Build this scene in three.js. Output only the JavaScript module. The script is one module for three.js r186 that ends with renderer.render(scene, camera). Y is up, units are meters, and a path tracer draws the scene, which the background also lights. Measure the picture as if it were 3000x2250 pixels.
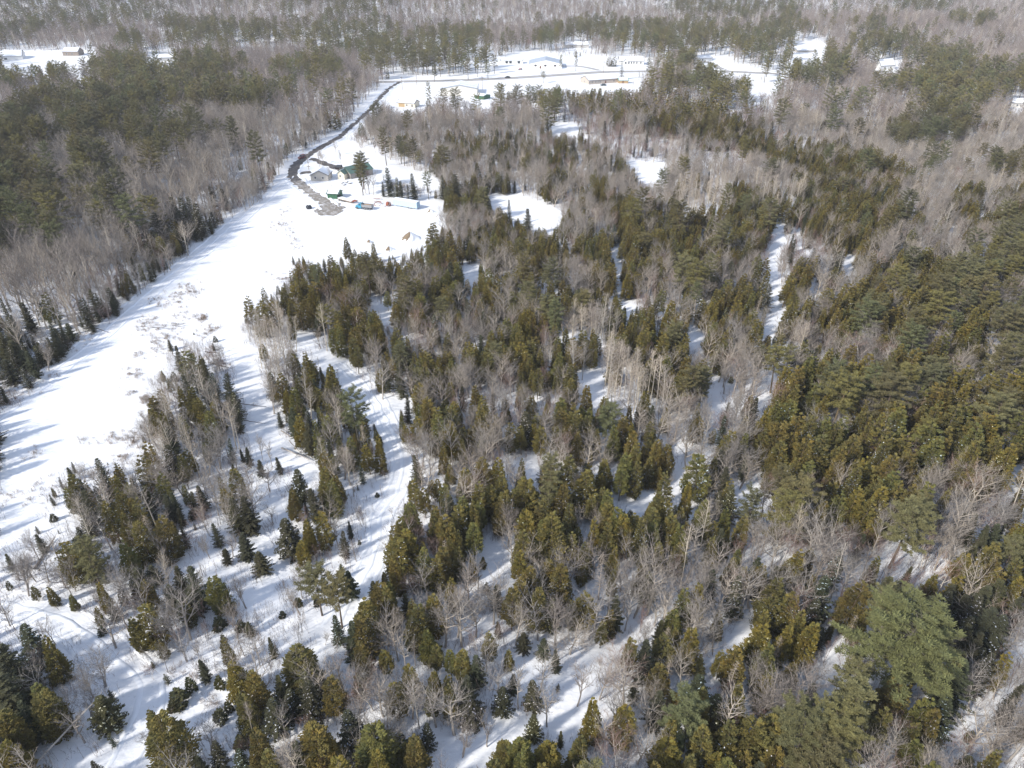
import * as THREE from 'three';
import { mergeGeometries } from 'three/addons/utils/BufferGeometryUtils.js';

// ---------------------------------------------------------------- camera, sky, sun, exposure
const scene = new THREE.Scene();
const CAM_H = 95, PITCH = 31.5 * Math.PI / 180, F = 2080;          // focal length in photo pixels (3000 x 2250)
const camera = new THREE.PerspectiveCamera(2 * Math.atan(1125 / F) * 180 / Math.PI, 4 / 3, 1, 6000);
camera.position.set(0, CAM_H, 0);
camera.rotation.x = -PITCH;
const renderer = new THREE.WebGLRenderer({ antialias: true });
renderer.setSize(1024, 768);
renderer.toneMapping = THREE.LinearToneMapping;
renderer.toneMappingExposure = 1.48;
renderer.shadowMap.enabled = true;

const SUN = new THREE.Vector3(-0.66, 0.56, 0.50).normalize();      // low winter sun, behind and to the side
{
  const W = 256, H = 128, d = new Float32Array(W * H * 4);
  for (let j = 0; j < H; j++) for (let i = 0; i < W; i++) {
    const el = ((j + 0.5) / H - 0.5) * Math.PI, e = Math.max(0, Math.sin(el));
    const k = Math.pow(1 - e, 2.2), o = (j * W + i) * 4;
    const zen = [0.29, 0.37, 0.54], hor = [0.62, 0.65, 0.71];
    for (let c = 0; c < 3; c++) d[o + c] = zen[c] + (hor[c] - zen[c]) * k;
    d[o + 3] = 1;
  }
  const t = new THREE.DataTexture(d, W, H, THREE.RGBAFormat, THREE.FloatType);
  t.mapping = THREE.EquirectangularReflectionMapping;
  t.magFilter = THREE.LinearFilter;
  t.needsUpdate = true;
  scene.background = t;
  scene.environment = t;
}
const sun = new THREE.DirectionalLight(new THREE.Color().setRGB(1, 0.95, 0.87), 3.8);
sun.position.copy(SUN).multiplyScalar(900).add(new THREE.Vector3(0, 0, -400));
sun.target.position.set(0, 0, -400);
sun.castShadow = true;
sun.shadow.mapSize.set(4096, 4096);
Object.assign(sun.shadow.camera, { left: -900, right: 900, top: 900, bottom: -900, near: 10, far: 3000 });
sun.shadow.radius = 8;
scene.add(sun, sun.target);
scene.fog = new THREE.FogExp2(new THREE.Color().setRGB(0.80, 0.84, 0.92), 0.00013);

// ---------------------------------------------------------------- random numbers, pixels to places
function rng(seed) {
  let a = seed >>> 0;
  return () => { a = (a + 0x6D2B79F5) | 0; let t = Math.imul(a ^ (a >>> 15), 1 | a); t = (t + Math.imul(t ^ (t >>> 7), 61 | t)) ^ t; return ((t ^ (t >>> 14)) >>> 0) / 4294967296; };
}
function hash2(i, j) { let h = Math.imul(i, 374761393) + Math.imul(j, 668265263); h = Math.imul(h ^ (h >>> 13), 1274126177); return ((h ^ (h >>> 16)) >>> 0) / 4294967296; }
function vnoise(x, y) {
  const i = Math.floor(x), j = Math.floor(y), u = x - i, v = y - j, s = u * u * (3 - 2 * u), t = v * v * (3 - 2 * v);
  const a = hash2(i, j), b = hash2(i + 1, j), c = hash2(i, j + 1), d = hash2(i + 1, j + 1);
  return a + (b - a) * s + (c - a) * t + (a - b - c + d) * s * t;
}
const smooth = (a, b, x) => { const t = Math.min(1, Math.max(0, (x - a) / (b - a))); return t * t * (3 - 2 * t); };
const V = (x, y, z) => new THREE.Vector3(x, y, z);
const SP = Math.sin(PITCH), CP = Math.cos(PITCH);
// far hills: the land climbs beyond the village
function hill(x, z) {
  const D = -z;
  let y = 0;
  if (D > 700) { const u = D - 700; y += 0.062 * (u * u) / (u + 160); y += (vnoise(x / 230 + 7, z / 230) - 0.5) * 26 * smooth(750, 1150, D); }
  return y;
}
function toPixel(x, y, z) {
  const dy = y - CAM_H, depth = -dy * SP - z * CP, up = dy * CP - z * SP;
  return [1500 + F * x / depth, 1125 - F * up / depth, depth];
}
function ray(px, py) {
  const a = (px - 1500) / F, b = -(py - 1125) / F;
  return V(a, b * CP - SP, -CP - b * SP);
}
function ground(px, py, above = 0) {      // the place on the land (plus a height above it) that a photo pixel looks at
  const d = ray(px, py);
  let t = (CAM_H - above) / Math.max(-d.y, 0.02);
  const f = (t) => CAM_H + d.y * t - hill(d.x * t, d.z * t) - above;
  let lo = 20, hi = 60;
  while (f(hi) > 0 && hi < 2600) { lo = hi; hi += 30; }
  for (let k = 0; k < 24; k++) { const m = (lo + hi) / 2; if (f(m) > 0) lo = m; else hi = m; }
  t = hi;
  return V(d.x * t, hill(d.x * t, d.z * t), d.z * t);
}
function inPoly(p, x, y) {
  let c = false;
  for (let i = 0, j = p.length - 1; i < p.length; j = i++) {
    const [xi, yi] = p[i], [xj, yj] = p[j];
    if ((yi > y) !== (yj > y) && x < (xj - xi) * (y - yi) / (yj - yi) + xi) c = !c;
  }
  return c;
}
// a photo tile of 1000 x 750 pixels was studied 2.212 times enlarged: tile(ox, oy) turns such readings into photo pixels
const tile = (ox, oy, size = 1) => Object.assign((p) => [ox + p[0] / 2.212, oy + p[1] / 2.212, ...p.slice(2)], { size });

// ---------------------------------------------------------------- naming
const counts = new Map();
function numbered(name) { const n = counts.get(name) || 0; counts.set(name, n + 1); return n ? name + '_' + String(n).padStart(3, '0') : name; }
function thing(name, label, category, group, pos = [0, 0, 0], turn = 0) {
  const g = new THREE.Group();
  g.name = numbered(name);
  g.position.set(...pos);
  g.rotation.y = turn;
  g.userData = { label, category };
  if (group) g.userData.group = group;
  scene.add(g);
  return g;
}
function part(name, geometry, material, parent, pos, label) {
  const m = new THREE.Mesh(geometry, material);
  m.name = name;
  m.castShadow = m.receiveShadow = true;
  if (pos) m.position.set(...pos);
  if (label) m.userData.label = label;
  parent.add(m);
  return m;
}
function structure(name, geometry, material) {
  const m = new THREE.Mesh(geometry, material);
  m.name = numbered(name);
  m.castShadow = m.receiveShadow = true;
  m.userData = { kind: 'structure' };
  scene.add(m);
  return m;
}
const mat = (r, g, b, rough = 0.85, more = {}) => new THREE.MeshStandardMaterial({ color: new THREE.Color().setRGB(r, g, b), roughness: rough, ...more });

// ---------------------------------------------------------------- open snow seen in the photo (photo pixels): no crown or stem stands in front of it
const f2 = (p) => [p[0] * 1.3562, p[1] * 1.3562];                   // readings on the whole picture at 2212 pixels wide
const OPEN = [
  // the long snowfield with the yard
  [[0, 905], [30, 870], [90, 815], [150, 765], [200, 722], [265, 668], [320, 622], [400, 556], [480, 490], [560, 440], [600, 395], [640, 345], [700, 305], [755, 262], [800, 212], [826, 182],
    [850, 178], [830, 215], [790, 250], [745, 300], [800, 326], [860, 352], [930, 380], [958, 398], [955, 408], [900, 396], [850, 382], [835, 400], [840, 424], [900, 432], [950, 452], [962, 478], [952, 500], [915, 528], [870, 552],
    [800, 548], [770, 540], [740, 556], [690, 560], [640, 548], [632, 585], [600, 622], [545, 648], [524, 690], [545, 760], [556, 820], [585, 880], [610, 940], [600, 980], [560, 990], [530, 940], [522, 870], [500, 800], [470, 740], [430, 715], [375, 742],
    [345, 790], [320, 850], [300, 915], [296, 985], [240, 1005], [190, 985], [135, 1000], [105, 1060], [70, 1130], [40, 1150], [0, 1180]].map(f2),
  // the trail at the near side
  [[0, 1290], [60, 1300], [130, 1315], [200, 1365], [255, 1405], [285, 1425], [330, 1445], [335, 1500], [310, 1560], [270, 1659], [215, 1659], [245, 1590], [255, 1520], [230, 1450], [180, 1400], [90, 1350], [0, 1330]].map(f2),
  [[330, 1450], [400, 1450], [470, 1480], [520, 1510], [500, 1560], [420, 1560], [330, 1540]].map(f2),
  // the winding track through the woods
  [[640, 705], [690, 745], [740, 785], [790, 835], [835, 875], [862, 930], [880, 985], [884, 1045], [850, 1085], [838, 1130], [840, 1190], [815, 1250], [775, 1310], [735, 1370], [705, 1395], [690, 1385], [720, 1330], [760, 1260], [785, 1210], [800, 1130], [825, 1080], [845, 1030], [835, 985], [815, 930], [780, 880], [745, 850], [720, 800], [672, 760], [636, 730]].map(f2),
  [[835, 850], [920, 858], [930, 868], [880, 880], [845, 885]].map(f2),
  // gully by the fallen trees
  [[600, 940], [640, 960], [670, 985], [690, 1030], [650, 1060], [610, 1010], [570, 990]].map(f2),
  [[560, 1130], [590, 1180], [620, 1180], [610, 1230], [560, 1290], [540, 1330], [530, 1290], [560, 1230], [540, 1180]].map(f2),
  // small clearings in the woods
  [[1425, 575], [1500, 570], [1560, 582], [1640, 615], [1650, 640], [1610, 675], [1560, 660], [1500, 632], [1430, 596]],
  [[1790, 715], [1812, 720], [1832, 840], [1862, 900], [1852, 928], [1828, 880], [1803, 825]],
  [[1355, 772], [1420, 780], [1412, 815], [1380, 838], [1358, 830]],
  [[1702, 1085], [1750, 1090], [1782, 1130], [1778, 1160], [1740, 1192], [1712, 1190], [1695, 1150]],
  [[1715, 1255], [1745, 1240], [1742, 1262], [1718, 1275]],
  [[1840, 470], [1900, 475], [1950, 485], [1945, 515], [1900, 530], [1865, 515]],
  [[1600, 365], [1660, 360], [1720, 380], [1700, 395], [1620, 385]],
  [[2285, 630], [2318, 640], [2290, 740], [2268, 825], [2288, 850], [2298, 905], [2270, 1018], [2250, 1005], [2245, 900], [2240, 830], [2252, 760], [2265, 690]],
  [[2480, 750], [2515, 752], [2500, 790], [2478, 808]],
  [[2345, 850], [2395, 835], [2390, 850], [2365, 868]],
  [[2076, 1045], [2105, 1090], [2122, 1160], [2115, 1250], [2085, 1230], [2080, 1150]],
  [[2215, 1160], [2235, 1180], [2225, 1225], [2218, 1200]],
  [[2150, 1450], [2225, 1395], [2250, 1410], [2180, 1490], [2140, 1500]],
  [[1650, 1420], [1690, 1385], [1690, 1410], [1665, 1445]],
  [[1425, 1580], [1490, 1590], [1480, 1650], [1440, 1680], [1425, 1720], [1410, 1700]],
  [[1470, 1720], [1500, 1700], [1490, 1770], [1472, 1790]],
  [[1660, 1790], [1720, 1730], [1760, 1715], [1735, 1750], [1680, 1800]],
  [[1490, 1860], [1560, 1840], [1580, 1880], [1620, 1930], [1600, 1990], [1540, 1960], [1510, 1960]],
  [[1680, 1920], [1760, 1900], [1770, 1950], [1720, 2000], [1690, 2040], [1720, 2080], [1700, 2120], [1640, 2150], [1560, 2110], [1540, 2080], [1640, 2060]],
  [[1420, 2110], [1480, 2080], [1540, 2090], [1560, 2140], [1520, 2165], [1440, 2180], [1400, 2230], [1200, 2235], [1210, 2205], [1320, 2190], [1380, 2150]],
  [[2405, 1975], [2450, 1955], [2500, 1985], [2470, 2030], [2440, 2080], [2400, 2090], [2395, 2040]],
  [[2620, 2035], [2680, 2050], [2650, 2075], [2625, 2065]],
  [[1955, 1360], [2005, 1350], [2015, 1420], [1985, 1480], [1960, 1430]], [[2000, 955], [2040, 945], [2070, 1000], [2060, 1040], [2020, 1010]], [[1800, 1470], [1860, 1425], [1930, 1440], [1900, 1475], [1840, 1500]], [[1535, 1340], [1578, 1332], [1588, 1400], [1560, 1435], [1540, 1400]],
  [[1060, 860], [1110, 880], [1150, 930], [1160, 960], [1120, 940], [1075, 900]], [[2750, 2100], [2850, 2070], [2900, 2110], [2830, 2155], [2760, 2145]], [[2940, 1370], [3000, 1350], [3000, 1415], [2960, 1445]], [[2150, 1840], [2190, 1765], [2205, 1830], [2170, 1880]],
  // the village fields
  [[1128, 228], [1240, 222], [1300, 222], [1400, 216], [1450, 205], [1460, 180], [1500, 172], [1512, 150], [1560, 150], [1640, 168], [1760, 165], [1775, 190], [1895, 186], [1912, 205], [1860, 214], [1850, 236], [1895, 236], [1880, 252], [1820, 256], [1760, 262], [1700, 262], [1640, 256], [1590, 262], [1520, 262], [1470, 268], [1440, 290], [1420, 318], [1400, 300], [1340, 280], [1290, 268], [1270, 285], [1230, 310], [1160, 316], [1130, 296], [1110, 285], [1145, 250]],
  [[0, 152], [70, 150], [190, 146], [300, 147], [255, 178], [170, 186], [90, 195], [0, 205]],
  [[2326, 124], [2375, 119], [2430, 128], [2420, 165], [2395, 175], [2318, 168]],
  [[2036, 168], [2075, 162], [2135, 172], [2180, 194], [2230, 203], [2310, 207], [2310, 222], [2230, 226], [2135, 216], [2090, 194]],
  [[2188, 250], [2215, 238], [2275, 246], [2268, 268], [2200, 268]],
  [[2574, 178], [2640, 180], [2640, 206], [2560, 206]],
  [[2950, 285], [3000, 282], [3000, 318], [2958, 312]],
  [[430, 160], [520, 158], [520, 182], [420, 182]],
  [[1640, 130], [1730, 130], [1735, 142], [1640, 145]],
];
const openAt = (x, y) => { const u = x + (vnoise(x / 17 + 5, y / 13) - 0.5) * 34 * Math.min(1, 0.3 + y / 1200), v = y + (vnoise(x / 15, y / 12 + 9) - 0.5) * 22 * Math.min(1, 0.3 + y / 1200); return OPEN.some((p) => inPoly(p, u, v)); };

// ---------------------------------------------------------------- the land: one snow sheet out to the hills
const ROADS = [];   // {pts: [V], half}: filled below, read by relief() so that the snow is level beside them
function relief(x, z) {
  const D = -z;
  let calm = 1;
  for (const r of ROADS) for (let i = 0; i + 1 < r.pts.length; i++) {
    const a = r.pts[i], b = r.pts[i + 1], ux = b.x - a.x, uz = b.z - a.z, t = Math.min(1, Math.max(0, ((x - a.x) * ux + (z - a.z) * uz) / (ux * ux + uz * uz)));
    const d = Math.hypot(x - a.x - ux * t, z - a.z - uz * t);
    calm = Math.min(calm, smooth(r.half + 1, r.half + 7, d));
    if (calm === 0) return 0;
  }
  const base = (vnoise(x / 19, z / 19) - 0.5) * 1.1 + (vnoise(x / 7 + 50, z / 7) - 0.5) * 0.35;
  return calm * base * smooth(20, 60, D) * (1 - smooth(500, 700, D));
}
const land = (x, z) => hill(x, z) + relief(x, z);
const roadPx = {
  highway: { w: 7.5, p: [[1100, 241], [1127, 240], [1271, 237], [1407, 233], [1542, 226], [1678, 217], [1768, 211], [1904, 209], [2000, 208], [2100, 208], [2230, 214], [2330, 219], [2420, 226]] },
  driveway: { w: 5.2, p: [[1172, 240], [1150, 252], [1120, 279], [1080, 325], [1040, 362], [994, 402], [945, 429], [908, 452], [878, 474], [862, 494], [856, 514], [868, 530]] },
  house_drive: { w: 4.2, p: [[893, 466], [915, 467], [947, 478], [981, 491], [1000, 500]] },
  garage_drive: { w: 3.6, p: [[864, 508], [886, 507], [911, 504]] },
  gravel_drive: { w: 5.6, p: [[862, 524], [876, 538], [902, 559], [932, 578], [955, 596], [968, 614]] },
  store_drive: { w: 5, p: [[1580, 196], [1640, 194], [1690, 194], [1730, 200], [1765, 209]] },
  side_road: { w: 6, p: [[2045, 178], [2080, 184], [2105, 198], [2130, 208]] },
};
for (const k in roadPx) { const r = roadPx[k]; r.pts = r.p.map(([x, y]) => ground(x, y)); ROADS.push({ pts: r.pts, half: r.w / 2 }); }
const YARD = ground(1060, 590);
ROADS.push({ pts: [ground(905, 540), ground(1010, 560), ground(1110, 600), ground(1240, 610)], half: 9 });
ROADS.push({ pts: [ground(1180, 300), ground(1330, 280), ground(1500, 250)], half: 26 });
ROADS.push({ pts: [ground(1480, 185), ground(1640, 185), ground(1860, 185)], half: 30 });
ROADS.push({ pts: [ground(1720, 245), ground(1850, 240)], half: 18 });
ROADS.push({ pts: [ground(915, 520), ground(1090, 505)], half: 14 });

function noiseTexture(size, fn, srgb) {
  const d = new Uint8Array(size * size * 4);
  for (let j = 0; j < size; j++) for (let i = 0; i < size; i++) { const c = fn(i / size, j / size); for (let k = 0; k < 3; k++) d[(j * size + i) * 4 + k] = Math.max(0, Math.min(255, c[k] * 255)); d[(j * size + i) * 4 + 3] = 255; }
  const t = new THREE.DataTexture(d, size, size);
  t.wrapS = t.wrapT = THREE.RepeatWrapping;
  t.magFilter = THREE.LinearFilter;
  if (srgb) t.colorSpace = THREE.SRGBColorSpace;
  t.needsUpdate = true;
  return t;
}
// noise that wraps round the texture
function wrapNoise(u, v, n, s) {
  const x = u * n, y = v * n, i = Math.floor(x), j = Math.floor(y), a = x - i, b = y - j, p = a * a * (3 - 2 * a), q = b * b * (3 - 2 * b);
  const h = (k, l) => hash2(((k % n) + n) % n + s * 131, ((l % n) + n) % n + s * 57);
  return h(i, j) * (1 - p) * (1 - q) + h(i + 1, j) * p * (1 - q) + h(i, j + 1) * (1 - p) * q + h(i + 1, j + 1) * p * q;
}
const fbm = (u, v, n, s, oct = 5) => { let a = 0, w = 0.5, t = 0; for (let k = 0; k < oct; k++) { a += w * wrapNoise(u, v, n << k, s + k); t += w; w *= 0.55; } return a / t; };
const snowMap = noiseTexture(512, (u, v) => { const n = fbm(u, v, 6, 1), m = fbm(u, v, 48, 9, 3), g = 0.925 + 0.03 * (n - 0.5) + (m > 0.74 ? -0.10 * (m - 0.74) / 0.2 : 0); return [g, g + 0.004, g + 0.012]; }, true);
const snowBump = noiseTexture(512, (u, v) => { const n = fbm(u, v, 5, 21, 6), d = fbm(u, v * 3 % 1, 8, 33, 3); const g = n * 0.7 + d * 0.3; return [g, g, g]; }, false);
snowMap.repeat.set(1 / 31, 1 / 31);
snowBump.repeat.set(1 / 17, 1 / 17);
const snowMat = new THREE.MeshStandardMaterial({ map: snowMap, bumpMap: snowBump, bumpScale: 0.35, roughness: 0.75 });
const plainSnow = mat(0.84, 0.86, 0.89, 0.75);
{
  const NX = 420, NZ = 520, pos = [], uv = [], idx = [];
  const xs = [], zs = [];
  for (let i = 0; i <= NX; i++) { const u = (i / NX - 0.5) * 2; xs.push(Math.sinh(u * 3.2) / Math.sinh(3.2) * 2600); }
  for (let j = 0; j <= NZ; j++) { const u = j / NZ; zs.push(120 - 2400 * (Math.sinh(u * 2.4) / Math.sinh(2.4))); }
  for (let j = 0; j <= NZ; j++) for (let i = 0; i <= NX; i++) { pos.push(xs[i], land(xs[i], zs[j]), zs[j]); uv.push(xs[i], zs[j]); }
  for (let j = 0; j < NZ; j++) for (let i = 0; i < NX; i++) { const a = j * (NX + 1) + i, b = a + 1, c = a + NX + 1, d = c + 1; idx.push(a, b, c, b, d, c); }
  const g = new THREE.BufferGeometry();
  g.setAttribute('position', new THREE.Float32BufferAttribute(pos, 3));
  g.setAttribute('uv', new THREE.Float32BufferAttribute(uv, 2));
  g.setIndex(idx);
  g.computeVertexNormals();
  structure('snow_ground', g, snowMat);
}
console.log('land');

// roads: thin draped sheets, and the ploughed snow banks beside them
function curve(pts) { return new THREE.CatmullRomCurve3(pts, false, 'centripetal'); }
function ribbon(pts, w, lift, ragged, seed) {
  const c = curve(pts), n = Math.max(8, Math.round(c.getLength() / 2)), R = rng(seed), pos = [], uv = [], idx = [];
  const COLS = 5;
  for (let i = 0; i <= n; i++) {
    const p = c.getPointAt(i / n), t = c.getTangentAt(i / n), nx = -t.z, nz = t.x;
    const wide = (typeof w === 'function' ? w(i / n) : w) / 2, wl = wide + ragged * (R() - 0.5), wr = wide + ragged * (R() - 0.5);
    for (let k = 0; k < COLS; k++) { const s = -wl + (wl + wr) * k / (COLS - 1), x = p.x + nx * s, z = p.z + nz * s; pos.push(x, hill(x, z) + lift, z); uv.push(x, z); }
    if (i < n) for (let k = 0; k < COLS - 1; k++) { const a = i * COLS + k; idx.push(a, a + 1, a + COLS, a + 1, a + COLS + 1, a + COLS); }
  }
  const g = new THREE.BufferGeometry();
  g.setAttribute('position', new THREE.Float32BufferAttribute(pos, 3));
  g.setAttribute('uv', new THREE.Float32BufferAttribute(uv, 2));
  g.setIndex(idx);
  g.computeVertexNormals();
  return g;
}
function bank(pts, off, h, w, seed) {      // a low ridge of shovelled snow
  const c = curve(pts), n = Math.max(8, Math.round(c.getLength() / 2.5)), R = rng(seed), pos = [], idx = [];
  const prof = [[-1, -0.05], [-0.5, 0.6], [0, 1], [0.5, 0.55], [1, -0.05]];
  for (let i = 0; i <= n; i++) {
    const p = c.getPointAt(i / n), t = c.getTangentAt(i / n), nx = -t.z, nz = t.x, hh = h * (0.4 + R()) * (i === 0 || i === n ? 0.1 : 1), o = off + (R() - 0.5) * 0.5;
    for (const [s, y] of prof) { const x = p.x + nx * (o + s * w), z = p.z + nz * (o + s * w); pos.push(x, land(x, z) + (y < 0 ? -0.15 : y * hh), z); }
    if (i < n) for (let k = 0; k < 4; k++) { const a = i * 5 + k; idx.push(a, a + 5, a + 1, a + 1, a + 5, a + 6); }
  }
  const g = new THREE.BufferGeometry();
  g.setAttribute('position', new THREE.Float32BufferAttribute(pos, 3));
  g.setIndex(idx);
  g.computeVertexNormals();
  return g;
}
const asphaltMap = noiseTexture(512, (u, v) => { const n = fbm(u, v, 8, 61), m = fbm(u, v, 40, 71, 3); const s = 0.55 * smooth(0.58, 0.74, m), g = 0.31 + 0.2 * (n - 0.5); return [g + (0.8 - g) * s, g * 0.93 + (0.8 - g * 0.93) * s, g * 0.88 + (0.82 - g * 0.88) * s]; }, true);
const gravelMap = noiseTexture(512, (u, v) => { const n = fbm(u, v, 10, 81), m = fbm(u, v, 30, 91, 4); const s = 0.6 * smooth(0.5, 0.7, m), g = 0.52 + 0.16 * (n - 0.5); return [g + (0.86 - g) * s, g * 0.95 + (0.86 - g * 0.95) * s, g * 0.89 + (0.88 - g * 0.89) * s]; }, true);
const saltMap = noiseTexture(512, (u, v) => { const n = fbm(u, v, 6, 101), m = fbm(u, v, 30, 111, 3); const g = 0.64 + 0.14 * (n - 0.5) + 0.08 * (m - 0.5); return [g, g * 0.98, g * 0.97]; }, true);
asphaltMap.repeat.set(1 / 11, 1 / 11); gravelMap.repeat.set(1 / 22, 1 / 22); saltMap.repeat.set(1 / 13, 1 / 13);
const asphalt = new THREE.MeshStandardMaterial({ map: asphaltMap, roughness: 0.8 });
const gravel = new THREE.MeshStandardMaterial({ map: gravelMap, roughness: 0.95 });
const salted = new THREE.MeshStandardMaterial({ map: saltMap, roughness: 0.9 });
structure('highway', ribbon(roadPx.highway.pts, 11.5, 0.10, 0.5, 1), salted);
structure('driveway', ribbon(roadPx.driveway.pts, (t) => 3.0 + 2.2 * smooth(0.5, 0.95, t), 0.13, 2.0, 2), asphalt);
structure('house_drive', ribbon(roadPx.house_drive.pts, 4.2, 0.155, 2.0, 3), asphalt);
structure('garage_drive', ribbon(roadPx.garage_drive.pts, 3.6, 0.17, 1.8, 4), asphalt);
structure('gravel_drive', ribbon(roadPx.gravel_drive.pts, 5.0, 0.11, 2.4, 5), gravel);
structure('store_drive', ribbon(roadPx.store_drive.pts, 5, 0.09, 0.8, 6), salted);
structure('side_road', ribbon(roadPx.side_road.pts, 6, 0.12, 0.8, 7), salted);
{ // gravel turning place
  const c = ground(966, 618), s = new THREE.Shape(), R = rng(77);
  for (let i = 0; i < 26; i++) { const a = i / 26 * Math.PI * 2, r = 0.75 + 0.5 * R(); const x = Math.cos(a) * 6.2 * r, y = Math.sin(a) * 9.5 * r; if (i) s.lineTo(x, y); else s.moveTo(x, y); }
  const g = new THREE.ShapeGeometry(s, 4);
  g.rotateX(-Math.PI / 2); g.translate(c.x, 0.15, c.z);
  const p = g.attributes.position, uv = g.attributes.uv;
  for (let i = 0; i < p.count; i++) uv.setXY(i, p.getX(i), p.getZ(i));
  structure('gravel_yard', g, gravel);
}
for (const [k, off, h] of [['highway', 7, 0.15], ['highway', -7, 0.5], ['driveway', 3.2, 0.4], ['driveway', -3.2, 0.3], ['gravel_drive', 3.9, 0.4], ['gravel_drive', -3.9, 0.4]])
  structure('snow_bank', bank(roadPx[k].pts.slice(k === 'driveway' && off < 0 ? 0 : 0, k === 'driveway' && off > 0 ? -3 : undefined), off, h, 1.2, 200 + off * 7 + k.length), plainSnow);

// ---------------------------------------------------------------- trees: geometry with vertex colours
class Geo {
  constructor() { this.p = []; this.c = []; }
  tri(a, b, c, col) { this.p.push(a.x, a.y, a.z, b.x, b.y, b.z, c.x, c.y, c.z); for (let i = 0; i < 3; i++) this.c.push(col[0], col[1], col[2]); }
  // a leaf spray: a folded diamond from p along d
  spray(p, d, len, w, col, roll = 0) {
    let sx = -d.z, sz = d.x; const l = Math.hypot(sx, sz) || 1; sx /= l; sz /= l;
    const sy = roll, ex = p.x + d.x * len, ey = p.y + d.y * len, ez = p.z + d.z * len, k = 0.55;
    const mx = p.x + d.x * len * k, my = p.y + d.y * len * k - w * 0.22, mz = p.z + d.z * len * k;
    const A = { x: mx + sx * w / 2, y: my + sy * w / 2, z: mz + sz * w / 2 }, B = { x: mx - sx * w / 2, y: my - sy * w / 2, z: mz - sz * w / 2 }, E = { x: ex, y: ey, z: ez };
    this.tri(p, A, E, col); this.tri(p, E, B, col);
  }
  tube(pts, radii, sides, col) {
    let prev = null;
    for (let i = 0; i < pts.length; i++) {
      const a = pts[Math.max(0, i - 1)], b = pts[Math.min(pts.length - 1, i + 1)], d = b.clone().sub(a).normalize();
      const u = (Math.abs(d.y) < 0.9 ? V(0, 1, 0) : V(1, 0, 0)).cross(d).normalize(), w = d.clone().cross(u), ring = [];
      for (let k = 0; k < sides; k++) { const t = k / sides * Math.PI * 2; ring.push(pts[i].clone().addScaledVector(u, Math.cos(t) * radii[i]).addScaledVector(w, Math.sin(t) * radii[i])); }
      if (prev) for (let k = 0; k < sides; k++) { const n = (k + 1) % sides; this.tri(prev[k], prev[n], ring[k], col); this.tri(prev[n], ring[n], ring[k], col); }
      prev = ring;
    }
  }
  sliver(a, b, w, col) {      // a twig: a thin three-sided spike
    const d = b.clone().sub(a).normalize(), u = (Math.abs(d.y) < 0.9 ? V(0, 1, 0) : V(1, 0, 0)).cross(d).normalize(), v = d.clone().cross(u);
    const p = [], h = w * 0.58;
    for (let k = 0; k < 3; k++) { const t = k * 2.0944; p.push(a.clone().addScaledVector(u, Math.cos(t) * h).addScaledVector(v, Math.sin(t) * h)); }
    for (let k = 0; k < 3; k++) this.tri(p[k], p[(k + 1) % 3], b, col);
  }
  geometry() {
    const g = new THREE.BufferGeometry();
    g.setAttribute('position', new THREE.Float32BufferAttribute(this.p, 3));
    g.setAttribute('color', new THREE.Float32BufferAttribute(this.c, 3));
    return g;
  }
}
const tint = (c, k, R, v = 0.25) => { const s = k * (1 - v + 2 * v * R()); return [c[0] * s, c[1] * s, c[2] * s]; };
const SNOW = [0.82, 0.85, 0.9];
const BARK = { cedar: [0.13, 0.10, 0.075], spruce: [0.09, 0.075, 0.06], pine: [0.12, 0.095, 0.075], bare: [0.36, 0.325, 0.285], aspen: [0.46, 0.42, 0.35], birch: [0.62, 0.59, 0.54], red: [0.17, 0.115, 0.10], dead: [0.36, 0.31, 0.26] };

function trunkGeo(H, r0, sides, col, R, lean = 0, top = 0.06) {
  const G = new Geo(), pts = [], rad = [], n = 6, a = R() * 6.28;
  for (let i = 0; i <= n; i++) { const t = i / n; pts.push(V(Math.cos(a) * lean * t * t * H + (i ? (R() - 0.5) * 0.02 * H * t : 0), H * t - (i ? 0 : 0.4), Math.sin(a) * lean * t * t * H + (i ? (R() - 0.5) * 0.02 * H * t : 0))); rad.push(r0 * (1 - (1 - top) * t)); }
  G.tube(pts, rad, sides, col);
  return { G, pts, rad };
}
const along = (pts, t) => { const n = pts.length - 1, x = Math.min(n - 1e-6, Math.max(0, t * n)), i = Math.floor(x); return pts[i].clone().lerp(pts[i + 1], x - i); };

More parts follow.
